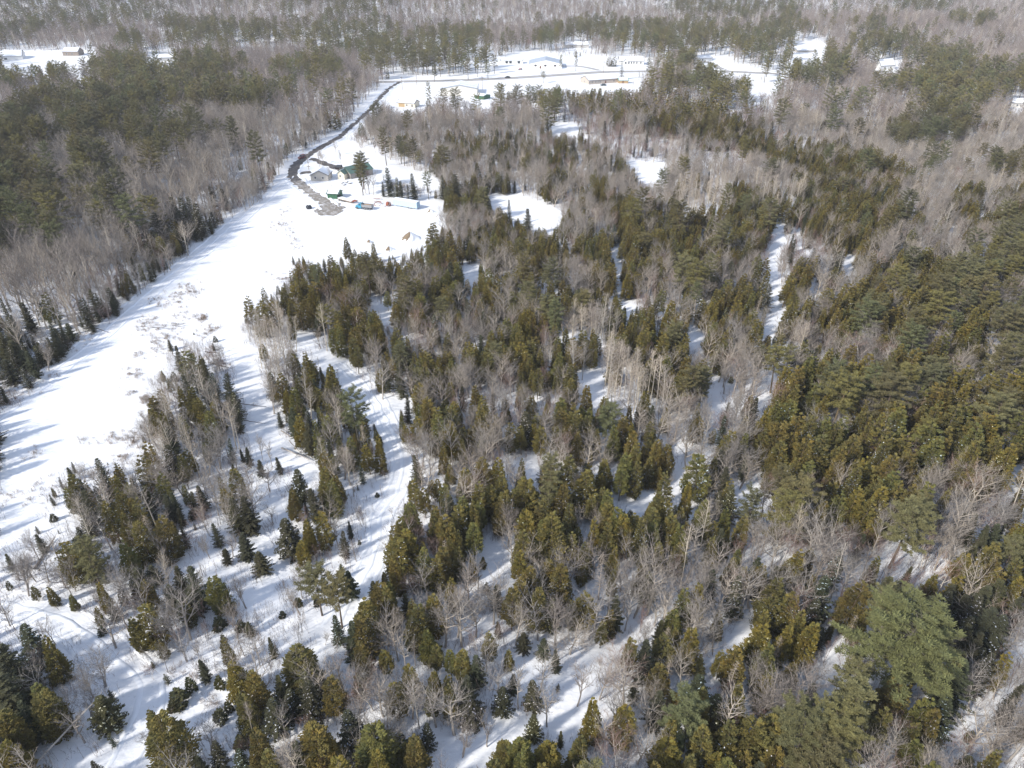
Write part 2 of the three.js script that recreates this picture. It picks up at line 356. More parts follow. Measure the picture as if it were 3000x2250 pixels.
// white cedar / hemlock: a dense olive cone of overlapping boughs; everything is built 12 m tall and scaled
function cedar(seed, o = {}) {
  const R = rng(seed), H = 12, W = o.w ?? 2.3, low = o.low ?? 0.08, boughs = o.boughs ?? 140, per = o.per ?? 40, sz = o.size ?? 0.74;
  const { G: T } = trunkGeo(H * 0.97, 0.17, 6, BARK.cedar, R);
  const C = new Geo(), base = o.col ?? [0.134, 0.114, 0.026];
  const ph = [R() * 6, R() * 6, R() * 6];
  const prof = (t, a) => W * Math.min(1, 0.62 + 1.9 * t) * Math.pow(1 - t, o.pow ?? 0.62) * (1 + 0.13 * Math.sin(a * 2 + ph[0] + t * 5) + 0.11 * Math.sin(a * 3 + ph[1] - t * 9) + 0.08 * Math.sin(a * 5 + ph[2] + t * 14));
  for (let b = 0; b < boughs; b++) {
    const q = (b + R()) / boughs, t = 1 - Math.pow(1 - q, 0.62), a = b * 2.39996 + R() * 0.8, y = H * (low + (1 - low) * t);
    const r = prof(t, a) * (0.78 + 0.34 * R()) + 0.12, half = Math.min(0.9, 0.38 + 0.22 * r) * (0.8 + 0.5 * R()), rise = 0.25 + 0.5 * t + 0.3 * (R() - 0.5);
    const hue = R();      // every bough has its own hue
    const bc = [base[0] * (0.92 + 0.2 * hue), base[1], base[2] * (1.2 - 0.4 * hue)];
    const cx = Math.cos(a), cz = Math.sin(a);
    for (let k = 0; k < per; k++) {
      const s = Math.sqrt(R()), f = 0.28 + 0.72 * s, side = (R() - 0.5) * 2 * half * (0.4 + 0.6 * f), aa = a + side / Math.max(0.6, r);
      const rr = r * f * (1 - 0.22 * Math.abs(side) / half), px = Math.cos(aa) * rr, pz = Math.sin(aa) * rr;
      const py = y - r * 0.28 * f + rise * 0.35 * f * f * r + (R() - 0.5) * 0.3;
      const out = 0.75 + 0.3 * R(), d = V(cx * out + (R() - 0.5) * 0.9, 0.15 + rise * 0.7 * R() + (R() - 0.45) * 0.5, cz * out + (R() - 0.5) * 0.9).normalize();
      const snowy = o.snow && R() < o.snow && f < 0.95 && t < 0.75;
      C.spray(V(px, py, pz), d, sz * (0.34 + 0.3 * R()), sz * (0.2 + 0.2 * R()), snowy ? SNOW : tint(bc, 1, R, 0.28), (R() - 0.5) * 1.4);
    }
  }
  return [T.geometry(), C.geometry()];
}
// spruce / fir: a narrow dark spire with tiers
function spruce(seed, o = {}) {
  const R = rng(seed), H = 12, W = o.w ?? 2.0, low = o.low ?? 0.06;
  const { G: T } = trunkGeo(H, 0.15, 6, BARK.spruce, R, 0, 0.03);
  const C = new Geo(), base = o.col ?? [0.050, 0.050, 0.022], tiers = o.tiers ?? 22;
  for (let i = 0; i < tiers; i++) {
    const t = i / tiers, y0 = H * (low + (1 - low) * Math.pow(t, 0.92)), L = W * Math.pow(1 - t, 0.98) * Math.min(1, 0.7 + t * 2) + 0.16, n = Math.round(5 + 5 * (1 - t));
    for (let k = 0; k < n; k++) {
      const a = k / n * 6.283 + i * 1.7 + R() * 0.9, l = L * (0.5 + 0.72 * R()), droop = -0.22 + 0.55 * t, y = y0 + (R() - 0.5) * 0.35;
      const m = Math.max(3, Math.round(l * 3.8));
      for (let j = 0; j < m; j++) {
        const f = (j + 0.6) / m, px = Math.cos(a) * l * f, pz = Math.sin(a) * l * f, py = y + droop * l * f + 0.16 * l * f * f;
        for (const s of [-1, 1, 0]) {
          if (s === 0 && j % 2) continue;
          const aa = a + s * (0.75 + 0.3 * R()), d = V(Math.cos(aa), droop * 0.6 + (R() - 0.4) * 0.3, Math.sin(aa)).normalize();
          const snowy = o.snow && R() < o.snow && f < 0.85;
          C.spray(V(px, py, pz), d, (0.32 + 0.28 * (1 - f)) * (0.8 + 0.4 * R()), 0.2 + 0.1 * R(), snowy ? SNOW : tint(base, 1, R, 0.28), (R() - 0.5) * 0.8);
        }
      }
    }
  }
  return [T.geometry(), C.geometry()];
}
// white pine: bare lower stem, long level limbs that carry feathery plumes
function pine(seed, o = {}) {
  const R = rng(seed), H = 12, W = o.w ?? 2.7, low = o.low ?? 0.32;
  const { G: T, pts } = trunkGeo(H * 0.98, 0.2, 7, BARK.pine, R, 0.02);
  const C = new Geo(), base = o.col ?? [0.136, 0.127, 0.053], limbs = o.limbs ?? 46, side = R() * 6.28;
  for (let i = 0; i < limbs; i++) {
    const t = Math.pow((i + R()) / limbs, 0.9), y = H * (low + (0.99 - low) * t), a = i * 2.39996 + R() * 0.9;
    const L = (W * Math.pow(Math.sin(Math.PI * Math.min(1, 0.16 + 0.84 * (1 - t))) * 0.45 + 0.62 * (1 - t), 0.85) + 0.35) * (0.65 + 0.6 * R()) * (1 + 0.22 * Math.cos(a - side));
    const q = along(pts, y / (H * 0.98)), rise = -0.05 + 0.75 * t * t + (R() - 0.5) * 0.2, P = [], rad = [];
    for (let k = 0; k <= 3; k++) { const f = k / 3; P.push(V(q.x + Math.cos(a) * L * f, y + rise * L * f + 0.10 * L * f * f, q.z + Math.sin(a) * L * f)); rad.push(0.045 * (1 - 0.85 * f) * (1.3 - t)); }
    T.tube(P, rad, 3, tint(BARK.pine, 1.1, R, 0.1));
    const n = Math.round((o.plumes ?? 4.2) * L) + 2;
    for (let j = 0; j < n; j++) {
      const f = 0.30 + 0.70 * (j + R()) / n, s = (R() - 0.5) * 0.62 * L * (1.15 - f), c = along(P, f), aa = a + Math.PI / 2;
      c.x += Math.cos(aa) * s; c.z += Math.sin(aa) * s; c.y += 0.08 + (R() - 0.5) * 0.22;
      const m = o.needles ?? 17, big = 0.8 + 0.5 * R(), pc = tint(base, 1, R, 0.18);
      for (let k = 0; k < m; k++) {
        const b = R() * 6.283, up = -0.1 + 0.75 * R(), d = V(Math.cos(b) + Math.cos(a) * 0.6, up, Math.sin(b) + Math.sin(a) * 0.6).normalize();
        C.spray(V(c.x + (R() - 0.5) * 0.22, c.y + (R() - 0.5) * 0.1, c.z + (R() - 0.5) * 0.22), d, (0.26 + 0.22 * R()) * big * (o.fat ? 1.35 : 1) * (o.fine ?? 1), (0.06 + 0.04 * R()) * (o.fat ?? o.fine ?? 1), tint(pc, 1, R, 0.2), (R() - 0.5));
      }
    }
  }
  return [T.geometry(), C.geometry()];
}
// bare hardwoods
function grow(G, p, d, len, r, level, R, o, tw) {
  const n = level === 0 ? 6 : level === 1 ? 4 : 3, pts = [p.clone()], rad = [r], q = p.clone(), v = d.clone();
  for (let i = 1; i <= n; i++) {
    v.x += (R() - 0.5) * o.bend; v.z += (R() - 0.5) * o.bend; v.y += o.up * (level ? 0.16 : 0.02); v.normalize();
    q.addScaledVector(v, len / n); pts.push(q.clone()); rad.push(r * (1 - 0.72 * i / n));
  }
  G.tube(pts, rad, level === 0 ? 6 : level === 1 ? 4 : 3, tint(level > 1 ? o.twig : o.bark, 1, R, 0.12));
  if (level >= 2) {
    for (let k = 0; k < o.twigs; k++) {
      const t = 0.15 + 0.85 * R(), a = along(pts, t), e = v.clone().add(V((R() - 0.5) * 1.9, (R() - 0.25) * 1.2, (R() - 0.5) * 1.9)).normalize(), l = len * (0.35 + 0.4 * R());
      const b = a.clone().addScaledVector(e, l);
      tw.sliver(a, b, o.tw, tint(o.twig, 1, R, 0.2));
      if (o.fine) for (let s = 0; s < o.fine; s++) { const c = a.clone().lerp(b, 0.3 + 0.6 * R()), e2 = e.clone().add(V((R() - 0.5) * 1.6, (R() - 0.3) * 1.1, (R() - 0.5) * 1.6)).normalize(); tw.sliver(c, c.clone().addScaledVector(e2, l * (0.4 + 0.3 * R())), o.tw * 0.7, tint(o.twig, 1, R, 0.2)); }
    }
    return;
  }
  const kids = level === 0 ? o.limbs : o.subs;
  for (let k = 0; k < kids; k++) {
    const t = level === 0 ? o.from + (0.98 - o.from) * Math.pow((k + R()) / kids, 0.8) : 0.25 + 0.75 * (k + R()) / kids;
    const a = along(pts, t), phi = (level === 0 ? k * 2.4 : k * 2.6) + R() * 1.2, sp = (level === 0 ? o.spread : 0.75) * (0.75 + 0.5 * R());
    const ax = V(Math.cos(phi), 0, Math.sin(phi)), e = v.clone().multiplyScalar(Math.cos(sp)).addScaledVector(ax, Math.sin(sp)).normalize();
    const l = level === 0 ? o.reach * (o.cone ? (1.15 - 0.75 * (t - o.from) / (1 - o.from)) : 1) * (0.7 + 0.5 * R()) : len * (0.4 + 0.25 * R());
    grow(G, a, e, l, r * (1 - 0.75 * t) * (level ? 0.7 : o.thick ?? 0.62) + 0.006, level + 1, R, o, tw);
  }
}
function bare(seed, o) {
  const R = rng(seed), T = new Geo(), tw = new Geo(), stems = o.stems ?? 1;
  for (let s = 0; s < stems; s++) {
    const d = V((R() - 0.5) * (stems > 1 ? 0.55 : o.tilt ?? 0.12), 1, (R() - 0.5) * (stems > 1 ? 0.55 : o.tilt ?? 0.12)).normalize();
    grow(T, V((R() - 0.5) * 0.25 * (stems - 1), -0.4, (R() - 0.5) * 0.25 * (stems - 1)), d, (o.stem ?? 8) * (0.85 + 0.3 * R()), (o.r ?? 0.17) / Math.sqrt(stems), 0, R, o, tw);
  }
  return [T.geometry(), tw.geometry()];
}
const HARD = { bark: BARK.bare, twig: [0.28, 0.25, 0.22], bend: 0.22, up: 0.5, limbs: 11, subs: 6, twigs: 7, fine: 1, from: 0.36, spread: 0.85, reach: 3.6, stem: 8.6, r: 0.2, tw: 0.026, thick: 0.78 };
const ASPEN = { bark: BARK.aspen, twig: [0.40, 0.35, 0.30], bend: 0.08, up: 0.75, limbs: 24, subs: 4, twigs: 5, fine: 1, from: 0.42, spread: 0.95, reach: 1.9, cone: true, stem: 11.6, r: 0.12, tw: 0.02, thick: 0.4 };
const BIRCH = { bark: BARK.birch, twig: [0.25, 0.17, 0.145], bend: 0.24, up: 0.6, limbs: 10, subs: 6, twigs: 8, fine: 2, from: 0.35, spread: 0.7, reach: 3.0, stem: 9, r: 0.12, tw: 0.018, thick: 0.66 };
const REDS = { bark: BARK.red, twig: [0.21, 0.135, 0.115], bend: 0.16, up: 0.9, limbs: 10, subs: 4, twigs: 5, fine: 0, from: 0.3, spread: 0.5, reach: 2.4, cone: true, stem: 9.5, r: 0.09, tw: 0.02, stems: 3, thick: 0.5 };
function deadTree(seed) {      // a dead conifer: stem and short bare limbs
  const R = rng(seed), { G: T, pts } = trunkGeo(12, 0.16, 6, BARK.dead, R, 0.03), C = new Geo();
  for (let i = 0; i < 62; i++) {
    const t = 0.22 + 0.76 * (i + R()) / 62, a = i * 2.4 + R(), L = 2.1 * Math.pow(1.04 - t, 0.7) * (0.5 + 0.6 * R()), p = along(pts, t), e = p.clone().add(V(Math.cos(a) * L, L * (0.25 - 0.5 * R()), Math.sin(a) * L));
    C.sliver(p, e, 0.06, tint(BARK.dead, 1, R, 0.2));
    for (let k = 0; k < 9; k++) { const c = p.clone().lerp(e, 0.25 + 0.75 * R()), b = a + (R() - 0.5) * 2.4, l = 0.25 + 0.5 * R(); C.sliver(c, c.clone().add(V(Math.cos(b) * l, (R() - 0.6) * 0.4, Math.sin(b) * l)), 0.026, tint([0.30, 0.25, 0.20], 1, R, 0.25)); }
  }
  return [T.geometry(), C.geometry()];
}
function brush(seed, col, n, h) {      // a leafless thicket
  const R = rng(seed), C = new Geo();
  for (let i = 0; i < n; i++) {
    const a = R() * 6.28, r = R() * (h > 1.2 ? 1.2 : 0.8), p = V(Math.cos(a) * r, -0.15, Math.sin(a) * r), q = p.clone().add(V((R() - 0.5) * 0.8, h * (0.5 + 0.6 * R()), (R() - 0.5) * 0.8));
    C.sliver(p, q, 0.03, tint(col, 1, R, 0.25));
    for (let k = 0; k < 4; k++) { const c = p.clone().lerp(q, 0.35 + 0.55 * R()); C.sliver(c, c.clone().add(V((R() - 0.5) * 0.9, 0.35 + 0.5 * R(), (R() - 0.5) * 0.9)), 0.02, tint(col, 1, R, 0.25)); }
  }
  return C.geometry();
}

const SPECIES = {
  cedar_tree: { top: 12, parts: ['trunk', 'crown'], variants: [
    { g: cedar(11, { w: 2.6, snow: 0.012 }), look: 'dense pointed olive cedar' }, { g: cedar(12, { w: 3.1, pow: 0.5 }), look: 'broad rounded olive cedar' },
    { g: cedar(13, { w: 2.4, low: 0.12, pow: 0.75 }), look: 'slender olive cedar' }, { g: cedar(14, { w: 2.7, snow: 0.04 }), look: 'snow flecked olive cedar' },
    { g: cedar(15, { w: 2.7, low: 0.2, boughs: 90, pow: 0.58 }), look: 'open crowned olive cedar' },
    { g: cedar(16, { w: 2.8, pow: 0.9, low: 0.05 }), look: 'sharply tapered olive cedar' }, { g: cedar(17, { w: 2.9, pow: 0.4, low: 0.1, boughs: 110, snow: 0.02 }), look: 'blunt topped olive cedar' }, { g: cedar(18, { w: 2.4, pow: 0.55, low: 0.28, boughs: 80 }), look: 'thin ragged olive cedar' }] },
  spruce_tree: { top: 12, parts: ['trunk', 'crown'], variants: [
    { g: spruce(21, { w: 2.7 }), look: 'pointed dark green spruce' }, { g: spruce(22, { w: 2.2, low: 0.12 }), look: 'narrow dark spruce' },
    { g: spruce(23, { w: 3.0, snow: 0.06 }), look: 'snow flecked dark spruce' }, { g: spruce(24, { w: 3.5, tiers: 19 }), look: 'wide skirted dark spruce' }] },
  pine_tree: { top: 12, parts: ['trunk', 'crown'], variants: [
    { g: pine(31), look: 'feathery tiered white pine' }, { g: pine(32, { w: 3.2, low: 0.4 }), look: 'wide spreading white pine' },
    { g: pine(33, { w: 2.2, low: 0.28, limbs: 52 }), look: 'narrow close tiered white pine' }, { g: pine(34, { w: 2.8, low: 0.5, limbs: 36 }), look: 'high crowned white pine' },
    { g: pine(35, { w: 3.0, low: 0.18, limbs: 58 }), look: 'full low branched white pine' },
    { g: pine(36, { w: 3.3, low: 0.3, limbs: 84, needles: 20, plumes: 7, fine: 0.62, col: [0.152, 0.138, 0.05] }), look: 'great wide spreading white pine', rare: true }] },
  hardwood_tree: { top: 12, parts: ['trunk', 'branches'], variants: [
    { g: bare(41, HARD), look: 'spreading leafless grey hardwood' }, { g: bare(42, { ...HARD, from: 0.25, spread: 0.7, reach: 4.6, limbs: 8 }), look: 'low forking leafless hardwood' },
    { g: bare(43, { ...HARD, stem: 10, reach: 2.5, limbs: 13, subs: 5, twigs: 6, fine: 0, tw: 0.03, thick: 0.9, spread: 0.75 }), look: 'thin straight leafless hardwood' }, { g: bare(44, { ...HARD, stems: 3, limbs: 7, reach: 2.8, spread: 0.7 }), look: 'many stemmed leafless hardwood' },
    { g: bare(45, { ...HARD, tilt: 0.5, reach: 3.2 }), look: 'leaning leafless hardwood' }, { g: bare(46, { ...HARD, limbs: 13, reach: 3.9, spread: 1.0 }), look: 'round crowned leafless grey hardwood' }] },
  aspen_tree: { top: 12, parts: ['trunk', 'branches'], variants: [
    { g: bare(51, ASPEN), look: 'straight pale leafless aspen' }, { g: bare(52, { ...ASPEN, limbs: 18, from: 0.5, reach: 1.6 }), look: 'slim pale leafless aspen' }, { g: bare(53, { ...ASPEN, limbs: 28, reach: 2.3, from: 0.35 }), look: 'many branched pale leafless aspen' }] },
  birch_tree: { top: 12, parts: ['trunk', 'branches'], variants: [
    { g: bare(61, BIRCH), look: 'white stemmed leafless birch' }, { g: bare(62, { ...BIRCH, stems: 2, limbs: 8 }), look: 'forked leafless white birch' }, { g: bare(63, { ...BIRCH, tilt: 0.5, limbs: 9 }), look: 'leaning white birch' }] },
  birch_sapling: { top: 11, parts: ['trunk', 'branches'], variants: [
    { g: bare(71, REDS), look: 'clump of thin reddish birch saplings' }, { g: bare(72, { ...REDS, stems: 2, reach: 2 }), look: 'pair of thin reddish birch saplings' }, { g: bare(73, { ...REDS, stems: 4, stem: 8 }), look: 'bushy clump of reddish birch saplings' }] },
  dead_tree: { top: 12, parts: ['trunk', 'branches'], variants: [{ g: deadTree(81), look: 'dead tan conifer without needles' }, { g: deadTree(82), look: 'dead bare conifer with short broken limbs' }] },
  evergreen_shrub: { top: 12, parts: ['trunk', 'crown'], variants: [
    { g: cedar(91, { w: 4.6, boughs: 70, per: 16, size: 2.4, low: 0.02, col: [0.062, 0.064, 0.024] }), look: 'low dark evergreen shrub' }, { g: spruce(92, { w: 4.4, tiers: 12, low: 0.02, snow: 0.05 }), look: 'small fir sapling dusted with snow' }] },
};
// the same kinds with fewer, larger leaves and twigs, for trees that stand so far off that single sprays cannot be told apart
SPECIES.cedar_tree.far = [cedar(111, { w: 2.6, boughs: 54, per: 11, size: 1.9 }), cedar(112, { w: 3.0, pow: 0.52, boughs: 54, per: 11, size: 1.9 })];
SPECIES.spruce_tree.far = [spruce(121, { w: 2.3, tiers: 13 }), spruce(122, { w: 1.9, tiers: 12 })];
SPECIES.pine_tree.far = [pine(131, { limbs: 30, needles: 7, plumes: 3, fat: 2.6, col: [0.168, 0.156, 0.064] }), pine(132, { w: 3.1, low: 0.4, limbs: 28, needles: 7, plumes: 3, fat: 2.6, col: [0.168, 0.156, 0.064] }), pine(133, { w: 2.3, limbs: 30, needles: 7, plumes: 3, fat: 2.6, col: [0.168, 0.156, 0.064] })];
const FARHARD = { ...HARD, bark: [0.30, 0.27, 0.245], twig: [0.245, 0.208, 0.188] };
SPECIES.hardwood_tree.far = [bare(141, { ...FARHARD, limbs: 9, subs: 4, twigs: 6, fine: 0, tw: 0.075 }), bare(142, { ...FARHARD, from: 0.25, spread: 0.7, reach: 4.4, limbs: 8, subs: 4, twigs: 6, fine: 0, tw: 0.075 }), bare(143, { ...FARHARD, stem: 10, reach: 2.8, limbs: 11, subs: 4, twigs: 4, fine: 0, tw: 0.06, thick: 0.9 })];
console.log('trees', Object.entries(SPECIES).map(([k, s]) => k + ' ' + s.variants.map((v) => v.g.map((g) => g.attributes.position.count / 3).join('+')).join(' ')).join('; '));

// ---------------------------------------------------------------- where the trees stand
const seedsOf = {
  C: [[1030, 790], [1080, 770], [1150, 770], [1200, 800], [1300, 790], [1330, 800], [1250, 860], [1290, 880], [1230, 900], [1400, 850], [1500, 800], [1540, 840], [1640, 860], [1600, 880], [1800, 830], [1740, 790],
    [1060, 930], [1100, 960], [1040, 1020], [1170, 1040], [1480, 930], [1510, 960], [1560, 960], [1440, 1040], [1700, 1010], [1580, 1050], [1640, 1060], [1560, 1120], [1300, 1090], [1820, 900], [1840, 930], [1900, 990], [1960, 1010], [1980, 1100], [1550, 1090], [1640, 1100], [1650, 1140], [1720, 1190],
    [1250, 1230], [1300, 1250], [1180, 1230], [1350, 1260], [1620, 1260], [1690, 1240], [1850, 1270], [1800, 1300], [1290, 1370], [1430, 1420], [1480, 1390], [1440, 1480], [1610, 1430], [1720, 1450], [1820, 1400], [1900, 1340], [1880, 1370], [1530, 1460],
    [1170, 1600], [1230, 1580], [1260, 1640], [1330, 1580], [1390, 1580], [1200, 1690], [1250, 1700], [1150, 1760], [1080, 1820], [1550, 1580], [1620, 1560], [1600, 1640], [1640, 1700], [1560, 1700], [1720, 1640], [1760, 1570], [1800, 1560], [1690, 1600], [1900, 1560], [1950, 1570],
    [1210, 1820], [1270, 1880], [1200, 1940], [1320, 1950], [1280, 1980], [1090, 2220], [1120, 2190], [1480, 2240], [1540, 2230], [1610, 2240], [1700, 2190], [1740, 2130], [1960, 2170], [1980, 2210],
    [2160, 1640], [2250, 1780], [2290, 1830], [2330, 1850], [2480, 1780], [2400, 1770], [2140, 1900], [2280, 1900], [2200, 2200], [2270, 2160], [2150, 2230], [2830, 1700], [2870, 1680], [2950, 1600], [2980, 1660], [2600, 2080], [2650, 2130], [2690, 2150],
    [2110, 870], [2140, 900], [2190, 860], [2200, 930], [2050, 870], [2330, 800], [2480, 900], [2450, 930], [2560, 850], [2640, 800], [2720, 790], [2620, 900], [2700, 850], [2650, 940], [2820, 970], [2730, 1060], [2350, 1080], [2420, 1090], [2330, 1130], [2380, 1200], [2500, 1090], [2560, 1100],
    [2260, 1250], [2320, 1280], [2400, 1280], [2500, 1300], [2600, 1240], [2680, 1200], [2750, 1180], [2820, 1150], [2950, 1160], [2880, 1260], [2780, 1280], [2350, 1330], [2450, 1350], [2550, 1330], [2680, 1320], [2700, 1370], [2850, 1330], [2950, 1300], [2570, 1420], [2480, 1410], [2620, 1460],
    [1330, 570], [1300, 720], [1400, 690], [1480, 670], [1500, 710], [1560, 700], [1620, 730], [1720, 700], [1800, 720], [1850, 750], [1810, 580], [1760, 540], [1850, 620], [1930, 620], [2050, 700], [2120, 700], [2010, 740],
    [2020, 350], [2080, 370], [2130, 390], [2180, 390], [2220, 400], [2050, 330], [2350, 430], [2400, 470], [2320, 460], [2450, 450], [2500, 460], [2560, 470], [2600, 500], [2480, 500], [2380, 510], [2180, 570], [2190, 620], [2170, 660], [2240, 600], [2120, 640], [2430, 590], [2470, 630], [2520, 590], [2560, 560], [2600, 600], [2480, 680], [2550, 650], [2630, 620], [2660, 620], [2830, 570], [2880, 620], [2980, 560], [2960, 600], [1750, 285], [1840, 300], [1930, 310]],
  c: [[1290, 440], [1340, 420], [1420, 400], [1480, 400], [1450, 450], [1650, 270], [1700, 280], [1800, 280], [1860, 290], [1920, 300], [1900, 330], [1950, 300], [1430, 520], [1560, 440], [1600, 540], [1660, 420], [1700, 440], [1760, 440], [1780, 480], [1620, 480], [2040, 1250], [2180, 1000], [2120, 1000], [2210, 1120], [2160, 1320], [2050, 1430], [2110, 1420], [1400, 1190], [1480, 1170], [1560, 1180], [1450, 1230], [1590, 1220], [1630, 1200], [1720, 1810], [1800, 1840], [1780, 1770], [1450, 1900], [1960, 1900], [1950, 1950], [1290, 2090], [1370, 2090], [1340, 2040], [2120, 1780], [2200, 1850], [1960, 760], [1920, 830], [1990, 880]],
  P: [[400, 125], [500, 125], [560, 95], [640, 90], [700, 95], [660, 130], [780, 110], [900, 90], [960, 130], [980, 90], [50, 225], [120, 222], [200, 215], [300, 215], [400, 210], [480, 215], [550, 210], [650, 215], [850, 215], [960, 220], [60, 260], [150, 240], [350, 260], [450, 270], [550, 250], [620, 270], [700, 290], [820, 285], [150, 320], [250, 330], [350, 320], [450, 320], [550, 310], [660, 310], [740, 330],
    [40, 380], [80, 420], [200, 400], [300, 400], [380, 380], [440, 440], [560, 420], [20, 460], [60, 510], [250, 530], [330, 520], [40, 600], [130, 600], [280, 610], [60, 720], [150, 700], [1060, 85], [1110, 85], [1180, 130], [1280, 120], [1330, 110], [1080, 150], [1150, 160], [1250, 160], [1370, 150], [1430, 150], [1580, 130], [1640, 115], [1700, 100], [1800, 110], [1860, 110], [1930, 100], [1980, 80], [1880, 135], [1950, 140], [1990, 200], [1980, 250], [1090, 190], [1610, 310],
    [2080, 110], [2200, 130], [2300, 90], [2130, 150], [2530, 140], [2570, 150], [2380, 175], [2090, 230], [2020, 190], [2130, 250], [2160, 290], [2360, 230], [2420, 240], [2600, 260], [2720, 210], [2790, 190], [2830, 180], [2740, 270], [2800, 260], [2860, 240], [2780, 310], [2720, 330], [2750, 370], [2850, 290], [2540, 490], [2660, 400], [2980, 500], [2960, 660], [2900, 720], [2930, 700],
    [2060, 850], [2640, 840], [2550, 930], [2830, 850], [2750, 920], [2880, 820], [2960, 800], [2950, 950], [2900, 900], [2700, 1000], [2280, 1060], [2470, 1150], [2610, 1160], [2700, 1110], [2930, 1230], [2050, 1140], [2930, 1060], [2960, 1100], [1620, 930], [1620, 790], [1780, 1220], [2330, 1450], [2650, 1560], [2650, 1900], [2500, 2050], [2450, 2150], [2350, 2120], [2420, 2220], [2640, 1820], [2720, 1950]],
  p: [[60, 40], [100, 90], [220, 50], [300, 60], [420, 50], [1190, 330], [1310, 310], [1120, 430], [1200, 440], [2030, 30], [2110, 25], [2170, 40], [2280, 60], [2660, 130], [2550, 100], [2480, 330], [2740, 470], [2940, 250], [980, 40], [1080, 40], [880, 30], [2850, 60], [2700, 20]],
  S: [[550, 640], [520, 625], [310, 910], [340, 880], [60, 1030], [110, 1000], [200, 960], [30, 1080], [20, 980], [2380, 1790], [2750, 1750], [2800, 1780], [2850, 1800], [2880, 1850], [2780, 2000], [2850, 1900], [2900, 1780], [1480, 440]],
  A: [[1720, 960], [1760, 950], [1800, 1040], [1830, 1080], [1870, 1090], [1930, 1120], [1680, 1040], [1750, 1100], [2080, 560], [2040, 580], [2120, 580], [2290, 560], [805, 1010], [840, 1000], [1990, 560]],
  R: [[1660, 330], [1720, 340], [1800, 380], [1880, 400], [1960, 400], [1850, 420], [2350, 680], [2400, 700], [2320, 730], [2560, 1700], [2620, 1680], [2670, 1740], [2480, 1900], [2440, 1860], [2950, 1800], [2980, 1900], [2200, 330], [2110, 430]],
  I: [[440, 1080], [520, 1120], [600, 1180], [450, 1200], [560, 1270], [480, 1300], [440, 1400], [560, 1400], [640, 1420], [350, 1420], [260, 1450], [300, 1520], [400, 1500], [500, 1500], [330, 1650], [420, 1650], [250, 1620], [500, 1700], [560, 1720], [380, 1800], [680, 1450], [950, 1250], [900, 1350], [960, 1400], [900, 1450], [900, 1150], [850, 1100], [960, 1100], [40, 1950], [60, 2050], [100, 1950], [50, 2180], [150, 2050], [880, 2000], [760, 2060], [700, 2000], [950, 2180], [1000, 2130]],
  X: [[1500, 2000], [1600, 2000], [1450, 2100], [1680, 2050], [1600, 2100], [1400, 2180], [1550, 1900], [560, 1500], [600, 1600], [640, 1650], [800, 1400], [780, 1480], [700, 1700], [850, 1800], [800, 1900], [900, 1850], [600, 1850], [560, 1950], [650, 2100], [600, 2200], [850, 2050], [900, 2100], [1000, 2050], [200, 1500], [100, 1600], [50, 1700], [30, 1850], [250, 1900], [280, 1980], [420, 2000], [480, 1950], [700, 1250], [780, 1300], [640, 1380], [950, 1650], [1000, 1500], [1050, 1420], [200, 2150], [100, 2100], [600, 930], [700, 1050], [400, 1050], [380, 1200]],
  B: [[60, 60], [160, 110], [350, 100], [450, 120], [550, 30], [600, 60], [750, 20], [900, 40], [860, 70], [700, 60], [560, 165], [650, 160], [750, 170], [800, 200], [850, 170], [320, 165], [420, 180], [120, 290], [230, 270], [30, 320], [720, 240], [780, 260], [900, 280], [980, 270], [520, 370], [620, 370], [700, 380], [800, 340], [900, 340], [960, 320], [140, 400], [100, 480], [160, 520], [300, 480], [400, 500], [480, 500], [640, 450], [720, 440], [790, 430], [850, 400], [200, 560], [380, 580], [500, 540], [620, 520], [700, 500], [760, 500], [330, 720], [230, 680], [450, 660], [600, 600], [430, 590], [640, 570], [770, 540], [380, 700], [440, 720], [530, 690], [60, 800], [160, 820], [250, 850], [350, 780], [420, 820], [300, 860], [200, 880], [520, 580],
    [1050, 60], [1150, 50], [1250, 40], [1350, 60], [1450, 50], [1550, 40], [1650, 60], [1750, 30], [1850, 40], [1950, 60], [1200, 90], [1350, 80], [1480, 90], [1600, 75], [1540, 110], [1670, 145], [1740, 145], [1930, 170], [1970, 225], [1020, 200], [1060, 220], [1040, 260], [1030, 330], [1100, 340], [1060, 380], [1120, 400], [1180, 370], [1250, 350], [1330, 340], [1440, 350], [1560, 340], [1250, 420], [1180, 480], [1250, 500], [1350, 500], [1400, 480], [1500, 480], [1550, 500], [1620, 580], [1720, 520], [1820, 540], [1700, 600], [1750, 630], [1680, 680], [1880, 560], [1950, 560], [1950, 500], [1960, 450], [1360, 640], [1330, 680],
    [2100, 60], [2250, 60], [2400, 60], [2550, 40], [2700, 60], [2850, 40], [2950, 80], [2500, 110], [2650, 100], [2800, 130], [2950, 150], [2480, 150], [2750, 100], [2300, 280], [2400, 300], [2500, 260], [2600, 300], [2650, 220], [2550, 230], [2620, 340], [2500, 360], [2900, 340], [2950, 380], [2880, 420], [2830, 460], [2960, 440], [2900, 180], [2280, 370], [2350, 380], [2420, 390], [2480, 400], [2550, 400], [2600, 430], [2650, 450], [2700, 460], [2100, 470], [2180, 470], [2050, 450], [2250, 500], [2300, 500], [2700, 560], [2780, 520], [2650, 700], [2700, 680], [2750, 620], [2820, 620], [2850, 680], [2900, 600], [2950, 540], [2780, 720],
